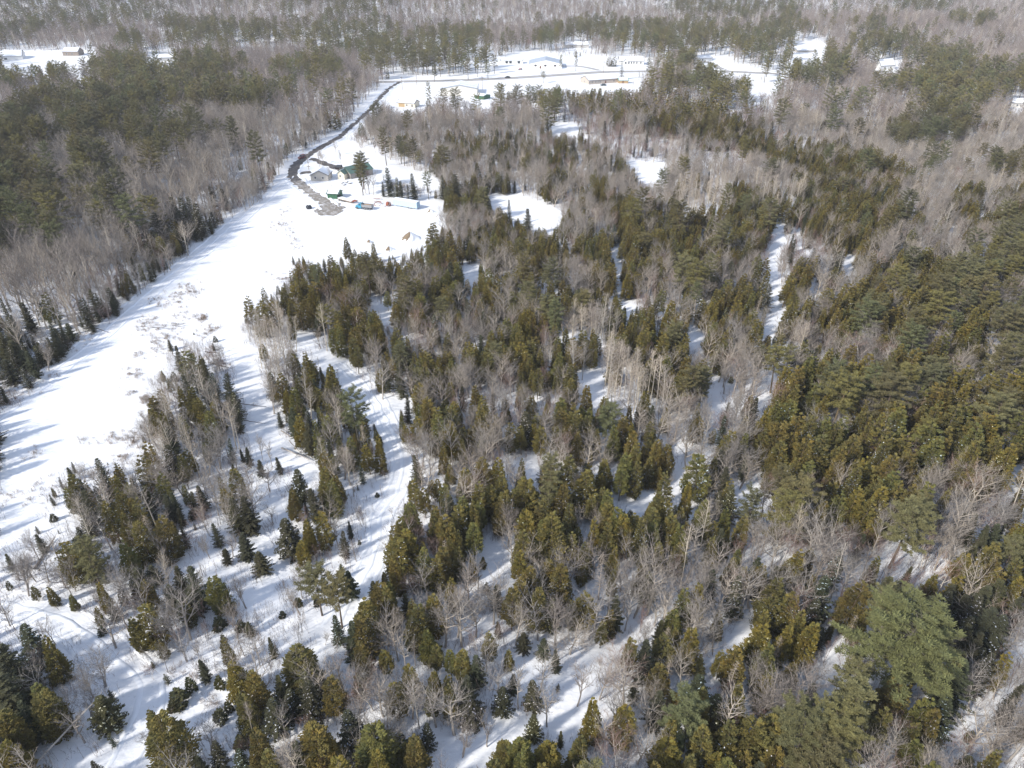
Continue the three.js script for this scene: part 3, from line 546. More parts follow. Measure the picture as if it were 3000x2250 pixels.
    [2030, 790], [2100, 800], [2150, 790], [2220, 800], [2350, 760], [2420, 830], [2550, 790], [2410, 1040], [2380, 980], [2530, 1020], [2940, 850], [2850, 1090], [2450, 1200], [2750, 1440], [2850, 1440], [2900, 1400], [2940, 1450], [2650, 1430], [2050, 1000], [2150, 1080], [2130, 1180], [2060, 1320], [2130, 1270], [1150, 830], [1250, 810], [1450, 770], [1680, 800], [1720, 770], [1430, 900], [1240, 930], [1330, 990], [1420, 950], [1090, 1050], [1200, 960], [1360, 1110], [1320, 1130], [1490, 1100], [1210, 1140], [1150, 1120],
    [1230, 1330], [1320, 1310], [1380, 1320], [1450, 1330], [1580, 1310], [1640, 1320], [1480, 1290], [1770, 1310], [1880, 1230], [1960, 1220], [1350, 1430], [1180, 1400], [1230, 1440], [1260, 1760], [1220, 1520], [1450, 1550], [1670, 1640], [1400, 1660], [1150, 1850], [1180, 1900], [1310, 1830], [1300, 1900], [1860, 1620], [1900, 1650], [1940, 1680], [1970, 1720], [1880, 1700], [1600, 1800], [1700, 1830], [1650, 1750], [1060, 2000], [1110, 2050], [1200, 2050], [1330, 2030], [1260, 2080], [1830, 1950], [1880, 1990], [1830, 2060], [1870, 2180], [1800, 2200], [1900, 2100],
    [2050, 1620], [2080, 1700], [2180, 1720], [2030, 1830], [2320, 1700], [2430, 1610], [2280, 1590], [2220, 2000], [2320, 1990], [2580, 1620], [2880, 1980], [2940, 1950], [2950, 2080], [2850, 2100], [2900, 2200], [2980, 2150], [2600, 2180], [2700, 2200], [2840, 1560], [2900, 1550]],
};
const seeds = [];
for (const k in seedsOf) for (const [x, y] of seedsOf[k]) seeds.push([x, y, k]);
function typeAt(x, y) {
  x = Math.max(0, Math.min(3000, x)); y = Math.max(0, Math.min(2250, y));
  const k = 1 + 2.2 * Math.pow(1 - y / 2250, 2);
  let best = 1e12, t = 'B';
  for (const s of seeds) { const dx = s[0] - x, dy = (s[1] - y) * k, d = dx * dx + dy * dy; if (d < best) { best = d; t = s[2]; } }
  return t;
}
const MIX = {
  C: [['cedar_tree', 0.80], ['pine_tree', 0.03], ['hardwood_tree', 0.09], ['spruce_tree', 0.04], ['birch_tree', 0.02], ['dead_tree', 0.02]],
  c: [['cedar_tree', 0.36], ['hardwood_tree', 0.34], ['spruce_tree', 0.14], ['birch_tree', 0.05], ['birch_sapling', 0.06], ['dead_tree', 0.05]],
  P: [['pine_tree', 0.62], ['hardwood_tree', 0.36], ['cedar_tree', 0.02]],
  p: [['pine_tree', 0.30], ['hardwood_tree', 0.62], ['spruce_tree', 0.08]],
  S: [['spruce_tree', 0.86], ['hardwood_tree', 0.12], ['cedar_tree', 0.02]],
  A: [['aspen_tree', 0.86], ['cedar_tree', 0.10], ['spruce_tree', 0.04]],
  R: [['birch_sapling', 0.76], ['hardwood_tree', 0.12], ['birch_tree', 0.06], ['spruce_tree', 0.06]],
  I: [['cedar_tree', 0.26], ['spruce_tree', 0.2], ['hardwood_tree', 0.26], ['aspen_tree', 0.14], ['birch_sapling', 0.08], ['evergreen_shrub', 0.04], ['dead_tree', 0.02]],
  X: [['hardwood_tree', 0.36], ['birch_sapling', 0.20], ['birch_tree', 0.06], ['evergreen_shrub', 0.24], ['spruce_tree', 0.12], ['dead_tree', 0.02]],
  b: [['hardwood_tree', 0.47], ['spruce_tree', 0.15], ['cedar_tree', 0.17], ['birch_sapling', 0.09], ['birch_tree', 0.06], ['aspen_tree', 0.03], ['evergreen_shrub', 0.02], ['dead_tree', 0.01]],
  B: [['hardwood_tree', 0.70], ['aspen_tree', 0.08], ['birch_tree', 0.05], ['birch_sapling', 0.06], ['cedar_tree', 0.04], ['spruce_tree', 0.045], ['pine_tree', 0.02], ['dead_tree', 0.005]],
};
const HEIGHT = { cedar_tree: [5, 10.5], spruce_tree: [3.5, 9.5], pine_tree: [9, 16], hardwood_tree: [6, 12.5], aspen_tree: [9, 15], birch_tree: [6, 11], birch_sapling: [4, 8], dead_tree: [5, 9], evergreen_shrub: [1.2, 3] };
const OLDWOOD = [[-400, 190], [1100, 190], [1000, 300], [790, 500], [520, 700], [270, 940], [0, 1150], [-400, 1250]];   // the grown wood beyond the snowfield, in photo pixels
const CORE = { cedar_tree: 0.5, spruce_tree: 0.45, pine_tree: 0.65, hardwood_tree: 0.6, aspen_tree: 0.65, birch_tree: 0.6, birch_sapling: 0.6, dead_tree: 0.55, evergreen_shrub: 0.5 };
const trees = [];      // {kind, x, z, h, wide, v (variant), turn, d (depth), px, py}
const cells = new Map();
const cellKey = (x, z) => Math.floor(x / 6) + ',' + Math.floor(z / 6);
function crowded(x, z, r) {
  const i = Math.floor(x / 6), j = Math.floor(z / 6);
  for (let a = -1; a <= 1; a++) for (let b = -1; b <= 1; b++) for (const t of cells.get((i + a) + ',' + (j + b)) || []) { const m = (r + t.r) * 0.5; if ((t.x - x) ** 2 + (t.z - z) ** 2 < m * m) return true; }
  return false;
}
function plant(kind, x, z, h, R, extra = {}) {
  const y = land(x, z), [px, py, d] = toPixel(x, y + CORE[kind] * h, z);
  const t = { kind, x, y, z, h, wide: extra.wide ?? 0.72 + 0.52 * R(), v: extra.v ?? Math.floor(R() * SPECIES[kind].variants.filter((q) => !q.rare).length), turn: R() * 6.283, lean: [(R() - 0.5) * 0.11, (R() - 0.5) * 0.11 - (kind === 'cedar_tree' && x > 40 ? 0.09 : 0)], tone: Math.floor(R() * 7), d, px, py, r: extra.r ?? ({ cedar_tree: 2.4, pine_tree: 3.6, spruce_tree: 2.1, evergreen_shrub: 1.5 }[kind] ?? 1.9), first: extra.first };
  trees.push(t);
  const k = cellKey(x, z);
  if (!cells.has(k)) cells.set(k, []);
  cells.get(k).push(t);
}
// trees that can be picked out in the photo: [x, y of the middle of the crown, height in metres] on enlarged tiles
const R0 = rng(5);
function list(tl, kind, rows) {
  const k = { cedar_tree: tl.size, spruce_tree: tl.size, pine_tree: (tl.size ?? 1) + (tl.size < 1 ? 0.1 : 0), aspen_tree: 1, evergreen_shrub: 1 }[kind] ?? ((tl.size ?? 1) + 1) / 2;
  for (const p of rows) { let [px, py, h, wide, v] = tl(p); h *= k ?? 1; const g = ground(px, py, CORE[kind] * h); plant(kind, g.x, g.z, h, R0, { wide, v, first: true }); }
}
const L7 = tile(0, 1500, 0.75), L4 = tile(0, 750, 0.78), L5 = tile(1000, 750, 0.72), L8 = tile(1000, 1500, 0.72), L9 = tile(2000, 1500, 0.75), L6 = tile(2000, 750, 0.74), L1 = tile(0, 0, 1.15), L2 = tile(1000, 0), L3 = tile(2000, 0);
list(L7, 'cedar_tree', [[830, 120, 11, 0.9], [1090, 170, 14, 1, 1], [1420, 530, 11, 1.1, 1], [680, 560, 10], [960, 540, 10], [640, 690, 6], [890, 790, 11, 0.9], [2100, 110, 13], [1960, 260, 8], [1960, 1030, 12, 1.55, 1], [1660, 1160, 13, 1.0, 0], [1100, 1490, 15, 1.15, 1], [1010, 1390, 9, 0.9], [1680, 1540, 12, 0.95], [2080, 1530, 14, 1.2, 1], [2170, 1190, 12, 1.1], [340, 960, 13, 0.9], [320, 1300, 13, 1.1], [80, 1420, 14, 1.2], [100, 1620, 12, 1.2], [350, 560, 6, 1], [230, 540, 5, 1, 4], [1480, 930, 9, 0.8, 4], [1060, 900, 5, 1], [480, 600, 5], [2000, 160, 12], [790, 560, 7]]);
list(L7, 'spruce_tree', [[860, 320, 9], [1160, 470, 10, 1.1], [1270, 490, 11, 1.1], [1880, 160, 12, 1.4, 2], [1590, 230, 9, 1.3], [1690, 330, 7, 1.5], [2190, 780, 9], [1780, 1330, 10, 1.3, 2], [210, 880, 12, 1.1, 2], [60, 1040, 14, 1.5, 3], [60, 1230, 14, 1.5, 3], [680, 1310, 9, 1.6, 2], [1000, 420, 6, 1.6, 3], [900, 440, 7, 1.5, 3], [1330, 1050, 7, 1.0], [1770, 900, 7, 0.8, 1], [1410, 1590, 8, 1, 2], [1560, 1620, 7, 1.1, 2], [1470, 300, 5, 1.5], [580, 90, 8, 1.1], [1250, 580, 9, 1.3], [1120, 560, 8, 1.4], [30, 1580, 12, 1.4], [180, 1190, 8, 1.3, 2], [1190, 640, 7, 1.4]]);
list(L7, 'pine_tree', [[590, 340, 15, 1.0, 2], [2050, 480, 13, 1.0, 3], [2180, 540, 14, 0.95, 3]]);
list(L7, 'hardwood_tree', [[780, 650, 8, 1.3, 0], [430, 390, 10, 0.7, 4], [610, 980, 11, 1.1, 3], [540, 1080, 9, 0.9, 3], [310, 760, 8, 0.9, 1], [1560, 500, 9, 0.9], [1650, 880, 9, 0.8], [1260, 880, 7, 0.7], [1500, 960, 9, 1.0, 5], [1950, 950, 10, 0.7], [2180, 1150, 11], [60, 690, 6], [540, 1230, 8, 1.2], [1900, 1500, 8], [1330, 210, 7, 0.8, 3], [1920, 560, 8, 0.8, 3]]);
list(L7, 'birch_tree', [[880, 590, 8, 0.8], [1040, 800, 8, 1, 2], [1130, 820, 8, 0.6], [1310, 740, 6, 0.7], [960, 1000, 6, 0.8], [250, 900, 9, 0.6]]);
list(L7, 'dead_tree', [[960, 140, 11, 1.1], [1550, 820, 9, 0.8]]);
list(L7, 'evergreen_shrub', [[240, 115, 2, 1], [1230, 1120, 3.2], [1160, 1200, 3.4], [1420, 1110, 2.6], [1080, 1080, 2.4], [1480, 1260, 2.2], [1420, 1320, 2.4], [1560, 1280, 2.2], [990, 990, 1.6], [1560, 1490, 2.4], [660, 780, 1.6], [730, 1490, 2.6], [1800, 1370, 2], [1120, 1260, 2.2], [1420, 720, 2.6], [1560, 740, 2.4], [720, 1190, 2.6]]);
list(L4, 'cedar_tree', [[1620, 370, 13, 1.0, 4], [1700, 410, 14, 1.15, 1], [1770, 390, 13, 1.0], [1920, 270, 14, 1.1, 1], [1950, 390, 12, 1.1], [2100, 190, 13, 1.2], [2150, 90, 13], [1820, 870, 12, 1.1], [1990, 760, 15, 0.9], [2150, 840, 15, 1.1], [2130, 920, 10], [1250, 960, 13, 1.0], [1180, 950, 12], [1370, 1120, 13, 1.1], [1010, 1080, 12, 0.9, 4], [980, 1310, 12, 0.9], [940, 1400, 12, 0.9], [760, 1500, 9, 1.2], [570, 1530, 8, 0.8, 4], [1060, 1520, 11], [1190, 1400, 11], [1550, 1520, 13, 1.0], [1480, 1600, 10, 0.9], [2050, 1160, 11, 0.8, 4], [2120, 1490, 12], [2150, 1570, 12], [1860, 940, 9], [1440, 1480, 6, 0.7], [1300, 1010, 11], [1230, 1330, 9], [1720, 290, 10]]);
list(L4, 'spruce_tree', [[1100, 575, 4.5, 1.2], [1160, 680, 11, 0.9, 0], [1240, 740, 9, 0.9], [1480, 880, 12, 1.0], [1530, 980, 10, 1.1], [680, 1440, 12, 0.9], [870, 1520, 8, 1.1], [1610, 1310, 7, 1.0, 1], [1690, 1380, 6, 1.3], [1810, 1360, 6, 1.0], [1940, 1500, 11, 1.2, 2], [960, 1600, 9, 1.3], [1960, 980, 6, 0.8, 1], [1880, 1080, 7], [1940, 1100, 6, 1.2], [1400, 840, 9, 0.8], [1350, 1080, 9, 1.2], [680, 340, 8, 1.0], [740, 290, 8, 1.3], [450, 500, 7, 1.7, 3], [370, 520, 6, 1.7, 3], [100, 640, 10, 1.7, 3], [170, 680, 8, 1.6, 3], [60, 750, 9, 1.7, 3], [260, 620, 5, 1.8, 3], [30, 600, 11, 1.4], [600, 470, 3.5, 1.6, 3], [900, 190, 4], [1900, 30, 4, 1.2]]);
list(L4, 'aspen_tree', [[1740, 580, 13, 1.2], [1780, 560, 15, 1.3], [1830, 580, 15, 1.2], [1880, 580, 14, 1.2], [1910, 620, 12, 1.2], [1700, 640, 12, 1.1], [1800, 650, 13, 1.2], [1860, 660, 13, 1.1], [1130, 830, 12], [1100, 910, 12, 1.2], [1310, 850, 14, 1.1], [1350, 880, 14], [1430, 1030, 13], [1480, 1040, 13, 1.1], [1140, 1080, 12], [1190, 1120, 13, 1.1], [1040, 1200, 13, 1.2], [1060, 1000, 12], [1520, 1120, 10], [1270, 1140, 10, 1.2]]);
list(L4, 'hardwood_tree', [[1000, 1420, 9, 1.3, 0], [1400, 1290, 10, 0.9], [1340, 1370, 10], [1300, 1430, 9], [1070, 850, 9, 0.8], [1240, 660, 7, 0.7, 2], [1400, 740, 8, 0.8], [1450, 1180, 9], [430, 1490, 8, 0.9, 4], [500, 1400, 8, 0.8, 1], [1740, 1250, 9, 0.7, 2], [1680, 1220, 8, 0.6], [2080, 1180, 9], [2180, 350, 9], [2060, 500, 9, 0.8], [2130, 300, 11, 0.8], [940, 930, 4, 1.3, 3], [930, 1020, 4, 1.2, 3], [850, 1150, 4, 1.2, 3], [960, 1060, 5, 1.2, 3]]);
list(L4, 'birch_sapling', [[1280, 640, 7], [1250, 700, 7], [1880, 1400, 5], [1790, 1450, 6], [1200, 1350, 6], [1370, 640, 6], [1450, 700, 6, 1.1]]);
list(L5, 'aspen_tree', [[1580, 400, 15, 1.1], [1640, 400, 15], [1690, 400, 16, 1.1], [1730, 600, 17, 1.1], [1760, 620, 18, 1.1], [1790, 640, 17], [1820, 680, 16, 1.1], [1850, 700, 15], [1880, 740, 15, 1.1], [1920, 720, 15], [1940, 760, 14, 1.1], [1780, 850, 12, 1.2], [2070, 740, 15, 1.1], [2100, 780, 14], [1510, 650, 13, 1.3], [1740, 700, 16], [1500, 440, 12], [1620, 420, 14]]);
list(L5, 'hardwood_tree', [[530, 340, 13, 1.2, 5], [720, 530, 13, 1.0, 0], [660, 880, 14, 1.0, 0], [430, 480, 9], [170, 690, 11], [220, 600, 13, 0.8], [330, 190, 13], [400, 220, 12], [820, 780, 12, 1.1], [1410, 940, 12, 0.8], [1700, 1190, 11, 1.1, 5], [1340, 1200, 11], [980, 1230, 10, 1.1], [500, 1250, 12, 1.0], [1000, 60, 13, 1.1], [880, 500, 11]]);
list(L5, 'birch_tree', [[1330, 980, 12, 1, 0], [1170, 980, 13, 0.7, 2], [860, 430, 13, 0.6], [1350, 540, 10, 1.0, 1], [1420, 1180, 15, 0.8], [1320, 500, 15, 0.6], [2000, 600, 10, 0.8]]);
list(L5, 'pine_tree', [[1380, 400, 17, 0.9, 2], [1180, 80, 16], [1380, 120, 17, 1.0], [90, 1020, 17, 1.0, 1], [1720, 1050, 12, 1.2, 4], [2140, 530, 14]]);
list(L5, 'cedar_tree', [[1110, 330, 14, 1.0], [1170, 470, 13], [1240, 460, 13], [980, 590, 14, 1.2], [1260, 640, 15], [1290, 720, 14], [680, 720, 13, 1.0], [380, 640, 13, 1.2], [90, 620, 12, 1.1], [880, 960, 14, 1.0], [920, 1010, 12], [1490, 830, 14, 1.2], [1590, 950, 13, 1.0, 3], [1500, 1110, 14, 1.1], [560, 1030, 11], [660, 1330, 10], [920, 1420, 12, 1.2, 1], [1010, 1430, 13], [940, 1570, 9, 1.1], [1180, 1560, 13, 1.5, 1], [1350, 1470, 14, 1.1], [1580, 1540, 15, 1.3, 3], [1810, 1470, 13, 1.0], [1900, 1440, 13, 1.0, 3], [2040, 1300, 13, 1.3], [1820, 1160, 13, 1.2], [1350, 240, 12], [1430, 230, 12], [720, 60, 15, 1.2], [640, 40, 14], [1000, 210, 12], [480, 1560, 13, 0.9, 4], [540, 1600, 11]]);
list(L8, 'cedar_tree', [[430, 250, 13, 1.2], [360, 290, 13, 1.2], [480, 90, 14], [600, 130, 14], [690, 150, 14], [750, 80, 14], [870, 60, 15], [860, 190, 12, 1.1], [540, 350, 12], [760, 340, 11], [1200, 130, 14, 1.1], [1280, 100, 15, 1.2], [1370, 190, 17, 1.1, 1], [1180, 260, 13], [1350, 420, 13, 1.1], [1410, 500, 15, 1.2, 3], [1220, 480, 13, 1.2, 3], [1710, 150, 10, 1.3, 1], [1640, 160, 12], [2120, 130, 12, 1.3], [2020, 180, 12], [1880, 120, 11, 1.3, 3], [240, 1540, 14, 1.4, 1], [1160, 1580, 10, 1.4, 1], [1330, 1590, 9, 1.4, 1], [1050, 1590, 8, 1.4, 1], [1530, 1560, 11, 1.1], [2110, 1590, 12, 1.2], [610, 960, 9], [710, 990, 8], [800, 1120, 9], [470, 680, 10], [1570, 640, 12, 1.2], [1500, 660, 10], [2080, 900, 12, 1.1], [2060, 1080, 11], [140, 960, 12], [960, 890, 9, 1.0, 4]]);
list(L8, 'spruce_tree', [[1395, 980, 7, 0.9, 0], [1040, 1240, 8, 1.3], [1250, 1200, 9, 1.1, 2], [1240, 1410, 8, 1.1, 2], [1420, 1480, 6, 0.7, 1], [550, 1470, 8, 1.0, 2], [1010, 560, 8], [1860, 860, 6, 0.8], [1900, 1140, 8], [60, 480, 9, 1.3], [390, 1500, 7, 1.3, 2], [1310, 890, 6, 1.2, 3], [1180, 850, 6, 1.3, 3], [840, 1290, 9, 1.5, 2], [880, 1060, 10, 1.2], [1780, 660, 12, 0.9]]);
list(L8, 'hardwood_tree', [[1030, 1050, 13, 0.9, 4], [1290, 1030, 11, 0.9], [1150, 1080, 14, 0.6, 2], [1540, 1080, 12, 0.9, 4], [1340, 1220, 12, 0.9, 0], [1280, 650, 13, 1.1, 5], [1130, 680, 13, 0.9], [590, 560, 11, 1.2, 5], [1490, 760, 11, 1.2, 5], [2030, 320, 15, 1.1, 1], [1900, 380, 13], [2110, 580, 14, 1.0, 1], [290, 700, 12], [400, 880, 12], [440, 1150, 13, 0.8], [720, 1260, 13, 1.2, 0], [600, 1240, 11], [90, 1120, 13, 0.9], [280, 1250, 11], [780, 1440, 11, 0.8], [940, 1400, 9, 0.8], [880, 350, 11, 1.0], [1700, 1380, 12], [2000, 1250, 11], [860, 580, 9], [1240, 300, 11], [1480, 330, 11]]);
list(L8, 'birch_tree', [[1820, 960, 12, 1.4, 1], [1000, 780, 8, 0.8], [880, 800, 9, 0.7], [1810, 1560, 11, 1.2, 1], [610, 210, 9, 0.8], [2160, 330, 13, 0.5], [1700, 1520, 9]]);
list(L8, 'dead_tree', [[670, 300, 10, 0.9], [1680, 400, 13, 0.9], [380, 720, 9, 0.8], [540, 680, 9], [350, 1060, 8, 0.7], [2110, 1060, 10, 0.9], [470, 900, 8]]);
list(L9, 'pine_tree', [[1440, 850, 22, 1.45, 5], [1580, 910, 16, 1.2, 5], [1430, 120, 17, 1.2, 1], [1090, 1250, 17, 1.0, 2], [800, 1430, 15, 1.2, 5], [1000, 1480, 15, 1.2, 5], [900, 1600, 13, 1.3, 4], [50, 1330, 13, 1.1, 4], [690, 10, 14, 1.3, 4], [2120, 300, 11, 1.2]]);
list(L9, 'spruce_tree', [[1740, 1140, 15, 1.1, 3], [1850, 700, 14], [1900, 620, 14], [1980, 600, 14], [1950, 760, 14, 1.1], [2020, 800, 13], [1800, 850, 12], [1700, 590, 11], [1290, 540, 10], [1870, 930, 12], [870, 580, 13, 1.2, 2], [830, 690, 10, 1.3, 2], [1340, 550, 9], [1650, 640, 12], [1830, 330, 10], [100, 1180, 10, 1.4, 2], [200, 1300, 10, 1.4, 2]]);
list(L9, 'hardwood_tree', [[930, 230, 16, 1.3, 1], [880, 180, 15, 1.1, 5], [720, 500, 12, 1.2, 5], [540, 1120, 13, 1.3, 3], [750, 1110, 13, 1.3, 3], [640, 1200, 11, 1.2, 3], [1850, 60, 17, 0.9, 4], [420, 470, 13], [140, 430, 13, 0.9, 3], [220, 280, 13], [60, 700, 14, 0.9, 3], [1960, 1120, 13, 1.0, 4], [1380, 1480, 12], [2140, 760, 12], [2140, 1420, 15, 0.9, 4], [590, 370, 9], [460, 1010, 11, 0.7], [480, 130, 10]]);
list(L9, 'birch_tree', [[680, 190, 12, 1.0], [790, 650, 15, 0.8, 2], [1740, 350, 13, 0.9], [1900, 1510, 10, 1.3, 0], [1330, 1350, 9, 0.9, 1], [960, 480, 11, 0.6], [1270, 230, 10, 0.5], [1610, 230, 14, 0.5, 2], [1060, 920, 9, 0.5]]);
list(L9, 'cedar_tree', [[560, 560, 13, 1.0], [640, 640, 13], [730, 770, 12], [1080, 620, 13, 1.2, 1], [780, 340, 9, 1.1], [350, 320, 8, 1.1], [370, 130, 11], [1860, 440, 11], [1940, 420, 13, 1.1], [620, 850, 12], [430, 1500, 14, 1.2, 1], [560, 1450, 13, 1.2], [1500, 1330, 12, 1.1], [1280, 1230, 14, 0.9], [1560, 1420, 12], [330, 1000, 12], [520, 640, 12], [660, 680, 12]]);
list(L9, 'dead_tree', [[540, 150, 10, 0.7], [620, 900, 10, 0.7], [310, 1080, 10], [1620, 210, 13, 0.5]]);
list(L9, 'birch_sapling', [[960, 850, 9], [1080, 900, 9, 1.1], [1120, 860, 9], [1310, 340, 9, 1.1], [1350, 320, 9, 1.1], [1440, 560, 9, 1.1], [1560, 520, 8]]);
list(L6, 'pine_tree', [[1210, 410, 17, 1.2, 4], [1450, 230, 16, 1.1], [1370, 170, 16, 1.1], [1860, 180, 18, 1.3, 1], [1660, 360, 18, 1.2, 1], [1500, 580, 16, 1.2, 4], [1030, 900, 18, 1.2, 1], [1350, 910, 18, 1.3, 4], [1440, 860, 16, 1.1], [1580, 830, 15, 1.1], [610, 700, 15, 1.2], [80, 830, 14, 1.1, 4], [2040, 1040, 17, 1.2, 4], [2110, 460, 18, 1.2, 1], [2140, 620, 15, 1.2], [740, 1550, 15, 1.3, 4], [2060, 700, 14, 1.2], [100, 260, 13], [1990, 140, 16, 1.1], [2130, 110, 16, 1.1]]);
list(L6, 'cedar_tree', [[1030, 350, 17, 1.1], [1250, 260, 16, 0.9], [1390, 400, 15], [1440, 450, 14], [1590, 430, 15], [1640, 620, 17, 0.9], [1860, 430, 16, 1.2], [1780, 860, 17, 1.3], [780, 790, 17, 1.1], [720, 860, 17, 1.2], [650, 830, 14], [820, 940, 15, 1.3], [880, 1000, 14], [960, 730, 14], [1160, 760, 16, 1.1], [1580, 980, 18, 1.3], [1500, 990, 16, 1.1], [2100, 920, 18, 1.3, 1], [580, 1060, 15], [700, 1150, 16, 1.2], [900, 1190, 16, 1.2], [980, 1160, 15], [860, 1310, 17, 1.3], [1040, 1290, 16, 1.2], [1230, 1250, 17, 1.3], [1330, 1140, 17, 1.4], [1560, 1250, 17, 1.3], [1700, 1130, 17, 1.2], [1790, 1120, 16, 1.2], [1940, 1200, 17, 1.3], [1570, 1340, 16, 1.4], [1270, 1430, 17, 1.3], [1290, 1540, 15, 1.3], [1080, 1420, 13], [2120, 1160, 17, 1.2], [460, 540, 15, 1.2], [270, 290, 15, 1.2], [80, 1080, 12, 0.8], [380, 1260, 13], [100, 1430, 16, 1.1], [230, 660, 13, 1.2]]);
list(L6, 'spruce_tree', [[550, 290, 12, 1.1], [280, 1040, 10], [260, 1160, 12, 0.8], [270, 1480, 12, 1.0], [450, 1020, 11], [740, 490, 10]]);
list(L6, 'birch_tree', [[1170, 600, 15, 1.6, 0], [1320, 610, 12, 1.0, 1], [2120, 220, 15, 1.3, 0], [1640, 490, 12, 0.8, 1], [920, 1060, 9, 0.5], [1900, 1430, 15, 0.9], [1730, 700, 10, 1, 2], [420, 1000, 13, 0.5, 2]]);
list(L6, 'hardwood_tree', [[920, 690, 12, 1.2, 5], [480, 760, 14, 1.1, 0], [350, 760, 13, 1.0], [160, 460, 12], [1920, 900, 15, 0.9], [1690, 1520, 13, 1.2, 5], [1900, 1520, 15, 1.3, 0], [1450, 1530, 11], [150, 1230, 12], [460, 1250, 11, 1.2, 5], [2000, 400, 13]]);
list(L2, 'pine_tree', [[570, 600, 17, 0.6, 3], [660, 640, 17], [740, 650, 18, 1.1], [880, 680, 15], [1030, 640, 21, 1.0, 0], [1140, 620, 18], [1220, 630, 18], [1280, 620, 17], [1330, 640, 15], [1340, 720, 20, 1.1, 4], [1310, 490, 9, 1.2, 4], [1520, 400, 12, 0.7], [1420, 400, 14, 0.6, 3], [130, 1080, 16, 1.1], [280, 920, 18], [430, 790, 16], [120, 1100, 12], [1030, 600, 14], [2080, 1160, 12], [560, 1180, 12], [600, 460, 13], [640, 420, 15], [700, 410, 16], [820, 430, 16], [880, 420, 15], [950, 440, 14], [990, 400, 15], [1180, 1070, 10]]);
list(L2, 'spruce_tree', [[1820, 460, 15, 1.2, 3], [310, 1190, 13, 1.2], [360, 1230, 10], [470, 1220, 12, 1.1], [390, 1240, 9], [430, 1260, 8], [270, 1230, 7], [740, 1240, 14, 1.5], [910, 1320, 10], [1030, 920, 12, 0.7], [960, 1150, 13], [1090, 1390, 11], [1210, 1450, 11, 1.2], [650, 1220, 11, 0.9]]);
list(L2, 'cedar_tree', [[1735, 400, 8, 1.7, 1], [1765, 400, 8, 1.7, 1], [1730, 700, 10], [1450, 950, 14], [1040, 1030, 13, 0.9], [590, 1560, 13, 1.2], [700, 1590, 11], [40, 1620, 9], [210, 1640, 8], [1400, 580, 8, 1.4], [1470, 620, 9, 1.4], [1540, 660, 10, 1.3], [1600, 640, 9, 1.3]]);
list(L3, 'pine_tree', [[455, 290, 20, 1.2, 0], [670, 220, 17, 1.1], [860, 360, 13, 1.0], [870, 420, 13, 1.2], [560, 420, 10], [620, 390, 12], [720, 420, 11], [760, 420, 10], [990, 380, 14], [1170, 340, 14], [1280, 320, 15], [200, 540, 17, 1.4, 4], [800, 510, 13], [1080, 740, 14], [400, 960, 15, 1.0, 2], [1200, 1050, 16, 1.1], [1620, 1000, 15, 1.1]]);
list(L1, 'pine_tree', [[1230, 900, 22, 0.9, 0], [70, 830, 17, 0.9], [190, 930, 18], [570, 1160, 16], [990, 1000, 17], [600, 950, 18], [480, 880, 18], [90, 1180, 18], [300, 1340, 19, 1.2], [640, 1420, 15], [1680, 1000, 22, 0.7, 3], [1000, 1380, 15, 1.2], [900, 260, 14, 1.1]]);
list(L1, 'spruce_tree', [[1200, 1420, 14], [1250, 1400, 13], [1140, 1410, 14], [1280, 1440, 12, 1.2], [920, 1450, 13], [870, 1490, 13, 1.3], [1030, 1520, 13], [1160, 1570, 8, 1.3], [1700, 1180, 7, 1.5], [1450, 1300, 8, 1.5], [1380, 1290, 9], [780, 1440, 12]]);
const asIs = (p) => p;
list(asIs, 'hardwood_tree', [[900, 462, 11, 0.5, 2], [932, 455, 11, 0.5, 2], [938, 450, 10, 0.6, 2], [981, 428, 8, 0.9, 0], [995, 452, 9, 0.6, 2], [965, 505, 11, 0.5, 2], [1078, 522, 12, 0.9, 3], [1090, 528, 11, 0.8, 0], [1068, 525, 11, 0.7, 2], [1124, 520, 7, 0.5, 2], [945, 455, 7, 1.0, 5]]);
list(asIs, 'pine_tree', [[1056, 500, 17, 0.8, 2]]);
console.log('picked trees', trees.length);

